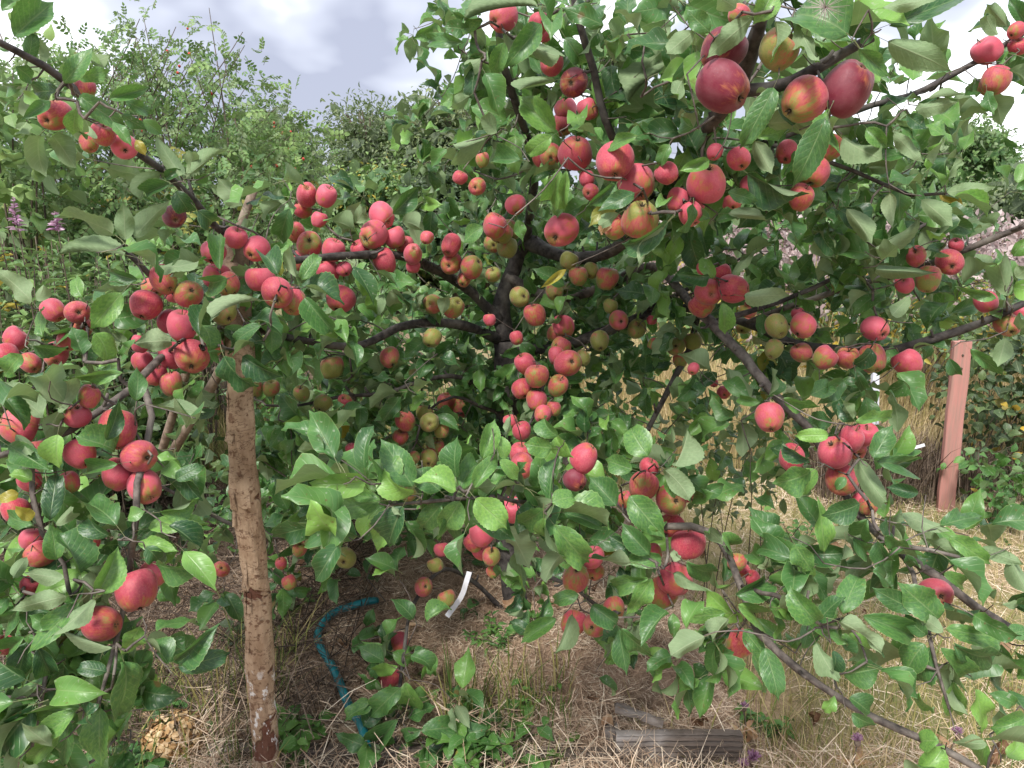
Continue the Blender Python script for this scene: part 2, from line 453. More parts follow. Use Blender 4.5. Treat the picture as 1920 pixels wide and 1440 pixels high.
M['pink_paint'] = painted_wood('pink_painted_wood', (0.46, 0.215, 0.185), (0.27, 0.185, 0.15), 0.43, 0.60)
M['pink_worn'] = painted_wood('worn_pink_wood', (0.33, 0.13, 0.11), (0.20, 0.12, 0.09), 0.45, 0.6)
M['white_paint'] = painted_wood('white_painted_wood', (0.66, 0.68, 0.76), (0.4, 0.38, 0.36))
M['peg_wood'] = painted_wood('peg_wood', (0.33, 0.21, 0.13), (0.18, 0.11, 0.07))
def deck_mat():
    t = NT('weathered_deck_board')
    co = t.coord('Object', (3, 40, 40)); g = t.noise(1.2, co, 6.0, 0.65); b = t.noise(5.0, t.coord('Object'), 3.0)
    c = t.mix(t.rng(g, 0.3, 0.7), (0.075, 0.056, 0.044), (0.235, 0.195, 0.165))
    c = t.mix(t.math('MULTIPLY', t.rng(b, 0.5, 0.66), 0.6), c, (0.48, 0.45, 0.43))
    return t.done(t.bsdf(c, 0.85, 0.2, t.bump(g, 0.6, 0.004)))
M['deck'] = deck_mat()
def stake_mat():
    t = NT('peeling_stake_bark')
    co = t.coord('Object')
    n1 = t.noise(26.0, t.coord('Object', (1, 1, 0.5)), 6.0, 0.65); n2 = t.noise(9.0, co, 4.0, 0.6, 0.6); n3 = t.noise(75.0, co, 3.0)
    c = t.mix(t.rng(n1, 0.32, 0.66), (0.29, 0.195, 0.125), (0.54, 0.405, 0.285))
    c = t.mix(t.math('MULTIPLY', t.rng(n3, 0.56, 0.64), 0.85), c, (0.17, 0.095, 0.06))
    c = t.mix(t.math('MULTIPLY', t.rng(n2, 0.60, 0.625), 0.9), c, (0.115, 0.042, 0.028))
    z = t.node('ShaderNodeSeparateXYZ'); t.put(z.inputs[0], co)
    band = t.math('MULTIPLY', t.rng(z.outputs[2], 0.15, 0.20), t.rng(z.outputs[2], 0.36, 0.42, 1.0, 0.0))
    fl = t.rng(t.noise(48.0, t.coord('Object', (1, 1, 0.55), (3, 1, 2)), 4.0, 0.7), 0.57, 0.60)
    sidex = t.rng(z.outputs[0], -0.672, -0.655)
    c = t.mix(t.math('MULTIPLY', t.math('MULTIPLY', band, fl), sidex), c, (0.74, 0.72, 0.70))
    strip = t.math('MULTIPLY', t.math('MULTIPLY', t.rng(z.outputs[2], 0.04, 0.07), t.rng(z.outputs[2], 0.30, 0.42, 1.0, 0.0)), t.rng(t.math('ADD', z.outputs[0], t.math('MULTIPLY', n2, 0.05)), -0.632, -0.626, 1.0, 0.0))
    c = t.mix(t.math('MULTIPLY', strip, 0.92), c, t.mix(t.rng(n1, 0.35, 0.65), (0.13, 0.045, 0.025), (0.34, 0.165, 0.08)))
    crk = t.rng(t.noise(14.0, t.coord('Object', (0.6, 0.6, 1.9), (0, 5, 1)), 5.0, 0.65, 0.4), 0.485, 0.5); crk2 = t.rng(t.noise(14.0, t.coord('Object', (0.6, 0.6, 1.9), (0, 5, 1)), 5.0, 0.65, 0.4), 0.5, 0.515, 1.0, 0.0)
    c = t.mix(t.math('MULTIPLY', t.math('MULTIPLY', crk, crk2), 0.7), c, (0.09, 0.045, 0.028))
    top = t.rng(z.outputs[2], 1.16, 1.27)
    c = t.mix(t.math('MULTIPLY', top, t.rng(n1, 0.35, 0.6, 0.5, 0.95)), c, (0.12, 0.085, 0.062))
    h = t.math('ADD', n1, t.math('MULTIPLY', t.rng(n2, 0.59, 0.63), -0.7))
    return t.done(t.bsdf(c, 0.85, 0.2, t.bump(h, 1.0, 0.010)))
M['stake'] = stake_mat()
M['cut_wood'] = plain('cut_wood', (0.50, 0.36, 0.22), 0.8, 0.2, 60)
def ground_mat():
    t = NT('dry_ground')
    co = t.coord('Object')
    n1 = t.noise(2.2, co, 5.0); n2 = t.noise(28.0, co, 5.0, 0.7); n3 = t.noise(120.0, co, 3.0)
    sep = t.node('ShaderNodeSeparateXYZ'); t.put(sep.inputs[0], co)
    soil = t.mix(t.rng(n2, 0.3, 0.7), (0.17, 0.115, 0.078), (0.48, 0.34, 0.235))
    lawn = t.mix(t.rng(n2, 0.3, 0.7), (0.20, 0.17, 0.075), (0.42, 0.33, 0.19))
    lawn = t.mix(t.math('MULTIPLY', t.rng(n1, 0.45, 0.6), 0.5), lawn, (0.12, 0.16, 0.045))
    f = t.math('ADD', t.math('ADD', t.math('MULTIPLY', sep.outputs[0], 0.8), t.math('MULTIPLY', sep.outputs[1], 0.25)), t.math('MULTIPLY', n1, 0.6))
    c = t.mix(t.rng(f, 1.35, 1.75), soil, lawn)
    far = t.mix(t.rng(n1, 0.35, 0.65), (0.08, 0.11, 0.035), (0.20, 0.19, 0.08))
    c = t.mix(t.rng(sep.outputs[1], 6.0, 10.0), c, far)
    return t.done(t.bsdf(c, 0.95, 0.15, t.bump(t.math('ADD', n2, t.math('MULTIPLY', n3, 0.5)), 0.8, 0.02)))
M['ground'] = ground_mat()
M['hip'] = plain('rose_hip', (0.45, 0.05, 0.03), 0.4, 0.4)
M['berry'] = plain('ripe_blackberry', (0.012, 0.010, 0.018), 0.25, 0.5)
# ------------------------------------------------------------------ ground
def grid_sheet(xs, ys, hole=None):
    X, Y = np.meshgrid(xs, ys); Z = gz(X, Y)
    V = np.stack([X, Y, Z], -1).reshape(-1, 3)
    nx = len(xs); i = np.arange(len(ys) - 1)[:, None] * nx; j = np.arange(nx - 1)[None]
    Q = np.stack([i + j, i + j + 1, i + nx + j + 1, i + nx + j], -1).reshape(-1, 4)
    return V, Q
gx = np.concatenate([np.linspace(-400, -12, 14)[:-1], np.linspace(-12, -3, 30)[:-1], np.linspace(-3, 3, 161)[:-1], np.linspace(3, 12, 30)[:-1], np.linspace(12, 400, 14)])
gy = np.concatenate([np.linspace(-200, -1, 8)[:-1], np.linspace(-1, 1.2, 10)[:-1], np.linspace(1.2, 5, 150)[:-1], np.linspace(5, 14, 40)[:-1], np.linspace(14, 600, 20)])
V, Q = grid_sheet(gx, gy)
ground = mobj('ground', np_mesh('ground', V, Q, M['ground']))
tag(ground, kind='structure', label='dry brown ground with mulch heaps and straw coloured lawn', cat='ground')

def straw_strips(n, pos, length, width, tint, lift=0.15, r=rng, nrm=None):
    """loose straws lying about: bent strips of two quads"""
    az = r.uniform(0, 2 * math.pi, n)
    d = np.stack([np.cos(az), np.sin(az), r.normal(0, lift, n)], -1); d = nz(d)
    side = nz(np.cross(d, nz(np.array([0, 0, 1.0]) + r.normal(0, 0.6, (n, 3)))))
    bend = np.cross(side, d) * (length * r.normal(0, 0.10, n))[:, None]
    a = pos - d * length[:, None] / 2 - bend; b = pos + bend; c = pos + d * length[:, None] / 2 - bend
    w = side * width[:, None] / 2
    V = np.stack([a - w * .6, a + w * .6, b - w, b + w, c - w * .5, c + w * .5], 1)
    Q = np.array([[0, 1, 3, 2], [2, 3, 5, 4]])[None] + (np.arange(n) * 6)[:, None, None]
    return V.reshape(-1, 3), Q.reshape(-1, 4), np.repeat(tint, 6)
def blades(n, pos, h, w, tint, lean=0.35, r=rng, dirs=None):
    """upright curved blades of three quads"""
    az = r.uniform(0, 2 * math.pi, n)
    out = np.stack([np.cos(az), np.sin(az), np.zeros(n)], -1) * (np.abs(r.normal(0, lean, n)) * h)[:, None]
    if dirs is not None: out = out + dirs * h[:, None]
    sa = az + math.pi / 2 + r.normal(0, 0.5, n)
    side = np.stack([np.cos(sa), np.sin(sa), np.zeros(n)], -1)
    V = []
    for k, (t, ww) in enumerate(((0, .8), (.4, 1), (.75, .7), (1, .08))):
        c = pos + out * (t ** 1.8) + np.array([0, 0, 1.0]) * (h * (t - 0.18 * t * t))[:, None]
        V += [c - side * (w * ww / 2)[:, None], c + side * (w * ww / 2)[:, None]]
    V = np.stack(V, 1)
    Q = np.array([[0, 1, 3, 2], [2, 3, 5, 4], [4, 5, 7, 6]])[None] + (np.arange(n) * 8)[:, None, None]
    return V.reshape(-1, 3), Q.reshape(-1, 4), np.repeat(tint, 8)
def stuff(name, V, Q, tint, mat, label, cat, smooth=True, extra=None, parent=None):
    at = {'tint': tint}
    if extra: at.update(extra)
    o = mobj(name, np_mesh(name, V, Q, M[mat], smooth, at), parent)
    if parent is None: tag(o, label, cat, kind='stuff')
    else: tag(o, kind='stuff')
    return o
def on_ground(x, y, lift=0.0):
    return np.stack([x, y, gz(x, y) + lift], -1)

# dry straw mulch over the two heaps in the bed
n = 85000
x = rng.uniform(-1.3, 0.75, n); y = 1.79 + 2.1 * rng.uniform(0, 1, n) ** 1.6
hose_px = [(705, 1116), (690, 1127), (662, 1136), (636, 1144), (612, 1160), (598, 1182), (596, 1200), (606, 1222), (622, 1248), (636, 1278), (648, 1308), (660, 1336)]
hz_ = np.array([G(a, b, .03) for a, b in hose_px]); hz_ = resample(hz_, np.ones(len(hz_)), .02)[0]
keep = np.min((x[:, None] - hz_[None, :, 0]) ** 2 + (y[:, None] - hz_[None, :, 1]) ** 2, 1) > 0.026 ** 2     # nothing lies over the hose
x, y = x[keep], y[keep]; n = len(x)
patch = np.sin(x * 7.3 + 1.0) * np.cos(y * 6.1) * 0.12 + np.sin(x * 17 + y * 11) * 0.07
V, Q, T = straw_strips(n, on_ground(x, y, rng.uniform(0.0, 0.022, n)), rng.uniform(0.015, 0.065, n), rng.uniform(0.0009, 0.0022, n), np.clip(rng.beta(1.7, 2.4, n) + patch, 0, 1), 0.24)
stuff('straw_mulch', V, Q, T, 'straw', 'loose brown straw mulch heaped over the planting bed', 'mulch')
# bleached grass lying on the lawn
n = 26000
x = rng.uniform(0.9, 4.6, n); y = rng.uniform(1.6, 5.4, n)
V, Q, T = straw_strips(n, on_ground(x, y, rng.uniform(0.0, 0.03, n)), rng.uniform(0.04, 0.13, n), rng.uniform(0.0012, 0.003, n), np.clip(rng.beta(3, 2, n), 0, 1), 0.3)
n2 = 15000
x = rng.uniform(0.75, 4.4, n2); y = rng.uniform(1.7, 5.2, n2)
gm = np.clip(0.62 + 0.3 * np.sin(x * 2.1 + 1.3) * np.cos(y * 2.6 + x) + rng.normal(0, 0.16, n2), 0.1, 1)
V2, Q2, T2 = blades(n2, on_ground(x, y, -0.004), rng.uniform(0.03, 0.12, n2), rng.uniform(0.0014, 0.0032, n2), gm, 0.7)
stuff('dry_lawn_straw', V, Q, T, 'straw', 'bleached straw lying over the parched lawn', 'straw')
stuff('lawn_grass', V2, Q2, T2, 'grass', 'short yellowing grass growing on the parched lawn', 'grass')
# tangle of dead twigs and stalks under the limbs beside the bark stake
n = 15000
x = rng.uniform(-2.6, -0.45, n); y = rng.uniform(1.75, 3.7, n)
V, Q, T = straw_strips(n, on_ground(x, y, rng.uniform(0.0, 0.16, n) * rng.uniform(0.2, 1, n)), rng.uniform(0.05, 0.30, n), rng.uniform(0.0015, 0.0040, n), rng.beta(1.5, 2.6, n), 0.35)
stuff('dead_twigs', V, Q, T, 'twig_litter', 'tangle of dead brown twigs and stalks around the bark stake', 'twigs')
# straw coloured stalks standing behind the tree
def stalk_bed(name, n, x0, x1, y0, y1, h0, h1, w, t0, t1, label, lean=0.25, mat='grass'):
    x = rng.uniform(x0, x1, n); y = rng.uniform(y0, y1, n)
    hh = rng.uniform(h0, h1, n) * (0.75 + 0.25 * np.sin(x * 3.1 + y * 2.2))
    V, Q, T = blades(n, on_ground(x, y, -0.01), hh, w * rng.uniform(0.6, 1.4, n), rng.uniform(t0, t1, n), lean)
    return stuff(name, V, Q, T, mat, label, 'grass')
stalk_bed('tall_dry_grass', 15000, 0.1, 3.6, 4.15, 5.3, 0.30, 0.75, 0.0040, 0.65, 1.15, 'tall dry grass bank standing behind the lawn', 0.32)
stalk_bed('dead_stalks', 3000, 1.6, 2.9, 3.7, 4.3, 0.25, 0.6, 0.0038, 0.1, 0.9, 'dead brown stalks tangled around the pink painted post', 0.4, 'twig_litter')
stalk_bed('dry_grass_stalks', 900, 0.30, 1.0, 1.66, 1.80, 0.10, 0.30, 0.0028, 0.45, 1.0, 'dry grass stalks leaning over the ribbed bed boards', 0.45)
stalk_bed('grass_tuft', 260, -0.18, 0.16, 1.68, 1.95, 0.2, 0.40, 0.0034, 0.1, 0.8, 'green and yellow grass tuft beside the mulch heap', 0.35)
stalk_bed('meadow_grass', 1500, 0.66, 1.9, 1.75, 2.7, 0.08, 0.26, 0.0028, 0.3, 1.0, 'yellow green meadow grass under the drooping bare branch', 0.5)
stalk_bed('wispy_grass', 420, -1.15, -0.62, 1.65, 2.1, 0.12, 0.30, 0.003, 0.05, 0.8, 'wispy grass growing around the dried flower head', 0.5)
stalk_bed('rough_grass', 14000, -3.6, 0.6, 3.9, 5.2, 0.25, 0.6, 0.0045, 0.2, 0.95, 'rough grass and stalks behind the apple tree', 0.35)
# ------------------------------------------------------------------ leaf shapes
def leaf_tmpl(rows=12, seed=0, bend=0.5, fold=0.25, wave=0.05, petiole=True, teeth=0.0, cols=(-1, -.55, 0, .55, 1), twist=0.0):
    r = np.random.default_rng(seed)
    t = np.linspace(0, 1, rows)
    h = (t + 0.004) ** 0.78 * (1.004 - t) ** 1.12
    h = h / h.max() * 0.5
    tip = np.clip((t - 0.78) / 0.22, 0, 1); h = h * (1 - 0.5 * tip ** 0.6)
    if teeth: h = h * (1 + teeth * np.where(np.arange(rows) % 2 == 0, 1, -1) * np.clip(np.sin(t * math.pi) * 3, 0, 1))
    c = np.array(cols)
    tt, vv = np.meshgrid(t, c, indexing='ij'); hh = h[:, None] * np.ones(len(c))
    ph = r.uniform(0, 6.28, 2); fr = r.uniform(6, 13)
    x = vv * hh
    z = fold * np.abs(vv) * hh + wave * np.sin(tt * fr + np.where(vv > 0, ph[0], ph[1])) * np.abs(vv) ** 1.5 * np.clip(hh * 4, 0, 1)
    z = z - 0.10 * np.clip(np.abs(vv) - 0.6, 0, 1) * r.uniform(0, 2)
    if abs(bend) > 1e-3:
        yb = np.sin(bend * tt) / bend; zb = -(1 - np.cos(bend * tt)) / bend
    else: yb, zb = tt, 0 * tt
    a = bend * tt
    V = np.stack([x, yb + z * np.sin(a), zb + z * np.cos(a)], -1)
    if twist:
        ang = twist * tt; X, Z = V[..., 0].copy(), V[..., 2].copy()
        V[..., 0] = X * np.cos(ang) - Z * np.sin(ang); V[..., 2] = X * np.sin(ang) + Z * np.cos(ang)
    V = V.reshape(-1, 3); co = np.stack([vv, tt, 0 * tt], -1).reshape(-1, 3)
    nc = len(c); i = np.arange(rows - 1)[:, None] * nc; j = np.arange(nc - 1)[None]
    Q = np.stack([i + j, i + j + 1, i + nc + j + 1, i + nc + j], -1).reshape(-1, 4)
    if petiole:
        pv, pq = tube_arrays([(0, 0.03, 0.004), (0, -0.13, -0.012), (0, -0.27, -0.055)], [0.009, 0.010, 0.014], 3, None, False)
        Q = np.vstack([Q, pq + len(V)]); V = np.vstack([V, pv]); co = np.vstack([co, np.tile([0, -1.0, 0], (len(pv), 1))])
    return V, Q, co
def leaf_mass(tmpls, pos, axis, normal, length, width, tint, yellow=None, r=rng):
    """many leaves in one set of arrays"""
    pick = r.integers(0, len(tmpls), len(pos)); out = [[], [], [], [], []]; n0 = 0
    if yellow is None: yellow = np.zeros(len(pos))
    for k, (TV, TQ, co) in enumerate(tmpls):
        m = np.where(pick == k)[0]
        if not len(m): continue
        R = frames(axis[m], normal[m]) * np.stack([width[m], length[m], length[m]], -1)[:, None, :]
        V, Q = instance(TV, TQ, R, pos[m])
        out[0].append(V); out[1].append(Q + n0); n0 += len(V)
        out[2].append(np.tile(co, (len(m), 1))); out[3].append(np.repeat(tint[m], len(TV))); out[4].append(np.repeat(yellow[m], len(TV)))
    return [np.concatenate(a) for a in out]
def leaf_object(name, arrs, mat, parent=None):
    V, Q, co, tint, yel = arrs
    o = mobj(name, np_mesh(name, V, Q, M[mat], True, {'leafco': co, 'tint': tint, 'yellow': yel}), parent)
    o.color = (0, 0, 0, 1)
    return o
SMALL = [leaf_tmpl(4, s, 0.5, 0.3, 0.0, False, 0, (-1, 0, 1)) for s in range(3)]
MEDIUM = [leaf_tmpl(6, s, 0.5, 0.3, 0.06, False, 0, (-1, 0, 1)) for s in range(5)]
NARROW = MEDIUM

# a spray of seven leaflets on one stalk (rose, bramble)
def spray_tmpl(seed, pairs=3):
    r = np.random.default_rng(seed); VV, QQ, CC = [], [], []; n = 0
    def put(pos, ax, l):
        nonlocal n
        TV, TQ, co = SMALL[seed % 3]
        R = frames(np.array([ax]), np.array([[r.normal(0, .25), r.normal(0, .25), 1.0]])) * np.array([l * 0.62, l, l])
        V, Q = instance(TV, TQ, R, np.array([pos])); VV.append(V); QQ.append(Q + n); CC.append(co); n += len(V)
    for i in range(pairs):
        y = 0.30 + 0.24 * i
        for sx in (-1, 1): put((0, y, -0.1 * y * y), (sx, 0.55, r.normal(-.1, .15)), 0.34)
    put((0, 0.95, -0.1), (0, 1, -.2), 0.38)
    V, Q = tube_arrays([(0, 0, 0), (0, .5, -.02), (0, .98, -.1)], [.018, .014, .008], 3, None, False)
    VV.append(V); QQ.append(Q + n); CC.append(np.tile([0, -1.0, 0], (len(V), 1)))
    return np.concatenate(VV), np.concatenate(QQ), np.concatenate(CC)
SPRAYS = [spray_tmpl(s) for s in range(3)]

def in_poly(px, py, poly):
    poly = np.array(poly, float); ins = np.zeros(len(px), bool); j = len(poly) - 1
    for i in range(len(poly)):
        xi, yi = poly[i]; xj, yj = poly[j]
        c = ((yi > py) != (yj > py)) & (px < (xj - xi) * (py - yi) / (yj - yi + 1e-9) + xi)
        ins ^= c; j = i
    return ins
def poly_points(poly, n, d0, d1, r=rng, thin=None):
    a = np.array(poly, float); lo, hi = a.min(0), a.max(0); X = np.zeros(0); Y = np.zeros(0)
    while len(X) < n:
        x = r.uniform(lo[0], hi[0], n); y = r.uniform(lo[1], hi[1], n); k = in_poly(x, y, poly)
        if thin is not None: k &= r.uniform(0, 1, n) < thin(x, y)
        X = np.concatenate([X, x[k]]); Y = np.concatenate([Y, y[k]])
    X, Y = X[:n], Y[:n]; D = r.uniform(d0, d1, n)
    return CAM + RIGHT * ((X - 960) / F * D)[:, None] + UP * (-(Y - 720) / F * D)[:, None] + FWD * D[:, None]

def bush(name, label, cat, poly, d0, d1, leaves, leaf_len, mat, tmpls, clump=0.16, per=22, stems=14, tints=(0.2, 0.8), stem_r=0.012, thin=None, base=None, group=None, wide=0.6, up=0.5, yellow=0.0, seed=1, extra_tips=(), far=False, core=0):
    """a shrub or tree: stems or limbs reaching into the crown, leaves in uneven clumps along them"""
    r = np.random.default_rng(seed)
    nc = max(6, leaves // per)
    C = poly_points(poly, nc, d0, d1, r, thin)
    if base is None:
        cx = C[:, 0].mean(); cy = C[:, 1].mean(); base = (cx, cy)
    root = empty(name, (base[0], base[1], float(gz(base[0], base[1]))))
    tag(root, label, cat, group)
    R0 = np.array(root.location)
    sb = MB(); spread = (C[:, 0].max() - C[:, 0].min()) * (0.04 if far else 0.28)
    tips = [C[i] for i in np.argsort(-C[:, 2])[:stems // 2]] + [C[i] for i in r.integers(0, nc, stems - stems // 2)] + [np.array(t) for t in extra_tips]
    for i, tp in enumerate(tips):
        b = R0 + np.array([r.uniform(-1, 1) * spread, r.uniform(-1, 1) * spread * 0.5, -0.05])
        if far: b = R0 + np.array([0, 0, (tp[2] - R0[2]) * r.uniform(0.15, 0.4)])
        mid = b * 0.5 + tp * 0.5 + np.array([(b[0] - tp[0]) * 0.18, 0, (tp[2] - b[2]) * 0.12])
        sb.tube([b, mid, tp], [stem_r, stem_r * 0.65, stem_r * 0.22], 5, r.uniform(0.2, 0.8), 0.12 if not far else 0.4, True)
    if far:
        sb.tube([R0 - [0, 0, .1], R0 + [0.05, 0, (C[:, 2].max() - R0[2]) * 0.45]], [stem_r * 2.6, stem_r * 1.4], 7, 0.4, 0.4, True, 0.1)
    sb.build('trunk' if far else 'stems', M['stem_far'], root)
    # twigs inside each clump and the leaves on them
    N = nc * per
    idx = np.repeat(np.arange(nc), per)
    size = clump * r.uniform(0.5, 1.4, nc)
    off = r.normal(0, 1, (N, 3)); off = off / np.maximum(1, np.linalg.norm(off, axis=1, keepdims=True) / 1.5); off[:, 2] *= 0.75
    pos = C[idx] + off * (size[idx] * 0.5)[:, None]
    axis = nz(nz(off) * 0.7 + rand_dirs(N, r) * 0.7 + np.array([0, 0, -0.15]))
    nrm = nz(rand_dirs(N, r) * 0.75 + np.array([0, -0.15, up]))
    ctint = r.uniform(tints[0], tints[1], nc)
    L = leaf_len * r.uniform(0.6, 1.3, N)
    arr = leaf_mass(tmpls, pos, axis, nrm, L, L * wide, np.clip(ctint[idx] + r.normal(0, 0.12, N), 0, 1), (r.uniform(0, 1, N) < yellow) * r.uniform(0.2, 0.8, N), r)
    if core:                                             # broad inner leaves close the crown, tinted darker as painted inner shade
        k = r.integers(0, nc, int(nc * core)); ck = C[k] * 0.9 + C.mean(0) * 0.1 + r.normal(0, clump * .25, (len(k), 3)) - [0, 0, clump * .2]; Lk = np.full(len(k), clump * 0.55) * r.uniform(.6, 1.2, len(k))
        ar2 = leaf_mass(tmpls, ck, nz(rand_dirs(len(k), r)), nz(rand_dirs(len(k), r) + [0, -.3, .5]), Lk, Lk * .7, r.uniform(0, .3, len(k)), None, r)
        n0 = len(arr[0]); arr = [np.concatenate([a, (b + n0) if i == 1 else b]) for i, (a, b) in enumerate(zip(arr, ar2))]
    leaf_object('crown', arr, mat, root)['kind'] = 'stuff'
    return root, C

# rose with hips, tall and airy, behind the limb tip on the sky side
def rose_thin(x, y):
    return np.clip((y - 10) / 220.0, 0.14, 1)
rose_poly = [(-60, 150), (60, 110), (150, 75), (240, 70), (262, 30), (330, 60), (390, 12), (420, 60), (470, 50), (455, 130), (470, 180), (540, 195), (560, 255), (575, 340), (600, 500), (-60, 500)]
root, C = bush('rose_bush', 'tall airy wild rose bush dotted with red hips against the sky', 'rose bush', rose_poly, 4.4, 5.8, 5000, 0.090, 'shrub_leaf', SPRAYS, 0.26, 9, 110, (0.25, 0.85), 0.010, rose_thin, base=(-2.35, 5.0), wide=1.0, seed=11,
               extra_tips=[P(392, 15, 4.9), P(330, 50, 4.8), P(455, 60, 5.0), P(262, 35, 4.8), P(420, 110, 4.9), P(150, 80, 4.7), P(520, 200, 5.2), P(580, 270, 5.2)])
hb = MB(); hr = np.random.default_rng(5)
hv, hq = tube_arrays([(0, 0, .5), (0, 0, .25), (0, 0, 0), (0, 0, -.35), (0, 0, -.55)], [.12, .42, .5, .34, .1], 6)
for c in C[hr.integers(0, len(C), 120)]:
    s = hr.uniform(0.016, 0.024)
    hb.add(hv * s + c + hr.normal(0, 0.07, 3), hq)
hb.build('rose_hips', M['hip'], root)['kind'] = 'stuff'
bush('broadleaf_shrub', 'pale green broad leaved shrub behind the twig tip beside the sky', 'shrub', [(-80, 60), (40, 90), (95, 170), (110, 330), (60, 420), (-80, 430)], 3.6, 4.2, 420, 0.085, 'shrub_leaf', MEDIUM, 0.3, 12, 12, (0.5, 1.0), 0.009, wide=0.75, seed=13)
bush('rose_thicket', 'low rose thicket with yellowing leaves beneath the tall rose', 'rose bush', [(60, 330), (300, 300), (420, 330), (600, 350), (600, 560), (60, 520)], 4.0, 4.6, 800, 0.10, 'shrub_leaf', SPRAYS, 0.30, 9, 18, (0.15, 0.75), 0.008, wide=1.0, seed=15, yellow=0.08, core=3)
# trees and tall shrubs on the far side of the meadow
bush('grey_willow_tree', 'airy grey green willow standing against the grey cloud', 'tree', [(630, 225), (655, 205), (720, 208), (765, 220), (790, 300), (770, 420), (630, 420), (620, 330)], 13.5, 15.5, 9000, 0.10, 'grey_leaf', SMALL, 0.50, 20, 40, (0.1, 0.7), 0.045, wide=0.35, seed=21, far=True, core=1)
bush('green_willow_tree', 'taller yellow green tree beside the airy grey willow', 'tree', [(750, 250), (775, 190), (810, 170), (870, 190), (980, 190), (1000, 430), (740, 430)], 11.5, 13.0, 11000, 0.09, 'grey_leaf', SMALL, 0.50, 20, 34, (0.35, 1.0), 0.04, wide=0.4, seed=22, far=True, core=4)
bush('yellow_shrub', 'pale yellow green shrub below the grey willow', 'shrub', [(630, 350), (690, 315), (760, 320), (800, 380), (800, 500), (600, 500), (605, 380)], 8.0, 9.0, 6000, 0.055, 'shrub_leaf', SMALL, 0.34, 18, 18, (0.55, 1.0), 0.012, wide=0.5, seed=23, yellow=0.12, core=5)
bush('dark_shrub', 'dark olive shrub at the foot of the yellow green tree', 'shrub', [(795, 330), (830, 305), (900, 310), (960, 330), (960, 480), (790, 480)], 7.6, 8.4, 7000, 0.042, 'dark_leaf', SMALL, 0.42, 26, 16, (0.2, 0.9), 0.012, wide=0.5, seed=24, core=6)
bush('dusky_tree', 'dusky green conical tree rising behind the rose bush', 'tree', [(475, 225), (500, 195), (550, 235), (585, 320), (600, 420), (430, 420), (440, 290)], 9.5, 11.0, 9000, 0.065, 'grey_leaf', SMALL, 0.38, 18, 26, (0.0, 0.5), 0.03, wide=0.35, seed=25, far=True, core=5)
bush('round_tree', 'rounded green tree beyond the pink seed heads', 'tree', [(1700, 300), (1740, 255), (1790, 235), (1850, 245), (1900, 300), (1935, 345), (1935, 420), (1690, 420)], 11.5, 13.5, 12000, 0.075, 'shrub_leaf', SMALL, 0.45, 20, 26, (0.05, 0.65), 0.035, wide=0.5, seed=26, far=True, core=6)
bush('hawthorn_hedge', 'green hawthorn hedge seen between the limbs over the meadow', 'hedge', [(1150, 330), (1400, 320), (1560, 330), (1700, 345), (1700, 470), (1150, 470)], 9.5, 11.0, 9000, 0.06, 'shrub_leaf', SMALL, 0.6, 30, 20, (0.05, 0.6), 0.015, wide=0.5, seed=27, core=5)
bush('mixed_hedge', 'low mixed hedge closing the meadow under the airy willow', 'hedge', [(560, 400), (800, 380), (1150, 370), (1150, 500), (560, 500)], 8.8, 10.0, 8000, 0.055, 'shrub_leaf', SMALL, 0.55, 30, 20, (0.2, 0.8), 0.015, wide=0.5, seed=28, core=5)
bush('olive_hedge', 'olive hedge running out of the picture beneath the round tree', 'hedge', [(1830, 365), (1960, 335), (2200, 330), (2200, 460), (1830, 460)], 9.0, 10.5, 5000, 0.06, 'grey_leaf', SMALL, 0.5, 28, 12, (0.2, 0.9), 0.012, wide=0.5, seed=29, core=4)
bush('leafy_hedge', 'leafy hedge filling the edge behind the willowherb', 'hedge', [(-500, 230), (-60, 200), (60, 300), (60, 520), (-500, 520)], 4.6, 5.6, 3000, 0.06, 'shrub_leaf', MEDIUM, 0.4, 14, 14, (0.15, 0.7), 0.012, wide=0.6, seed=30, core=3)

# willowherb: a patch of upright stems with narrow leaves
def willowherb(n, poly, d0, d1, seed):
    r = np.random.default_rng(seed); tops = poly_points(poly, n, d0, d1, r)
    sb = MB(); P_, A_, N_, L_, T_ = [], [], [], [], []
    for tp in tops:
        b = np.array([tp[0] + r.normal(0, .06), tp[1] + r.normal(0, .06), float(gz(tp[0], tp[1])) - 0.02])
        sb.tube([b, (b + tp) / 2 + r.normal(0, .02, 3), tp], [0.005, 0.0045, 0.002], 4, r.uniform(0.1, 0.6), 0.2)
        k = 30; t = np.sort(r.uniform(0.35, 1.0, k)); az = np.arange(k) * 2.4 + r.uniform(0, 6)
        P_.append(b + (tp - b) * t[:, None]); A_.append(np.stack([np.cos(az), np.sin(az), r.normal(0.15, .35, k)], -1))
        N_.append(np.tile([0, 0, 1.0], (k, 1)) + r.normal(0, .35, (k, 3))); L_.append(r.uniform(0.06, 0.13, k) * (1.15 - 0.5 * t)); T_.append(np.clip(r.uniform(0.2, 0.8, k), 0, 1))
    L = np.concatenate(L_)
    return tops, sb, leaf_mass(NARROW, np.concatenate(P_), np.concatenate(A_), np.concatenate(N_), L, L * 0.24, np.concatenate(T_), (r.uniform(0, 1, len(L)) < 0.05) * 0.6, r)
tops, sb, arr = willowherb(190, [(-120, 400), (60, 430), (200, 440), (330, 480), (360, 560), (300, 660), (-120, 660)], 2.9, 3.9, 31)
o = leaf_object('willowherb_patch', arr, 'shrub_leaf'); tag(o, 'patch of green willowherb with narrow leaves under the rose bush', 'willowherb', kind='stuff')
sbo = sb.build('stems', M['stem_far'], o); sbo['kind'] = 'stuff'
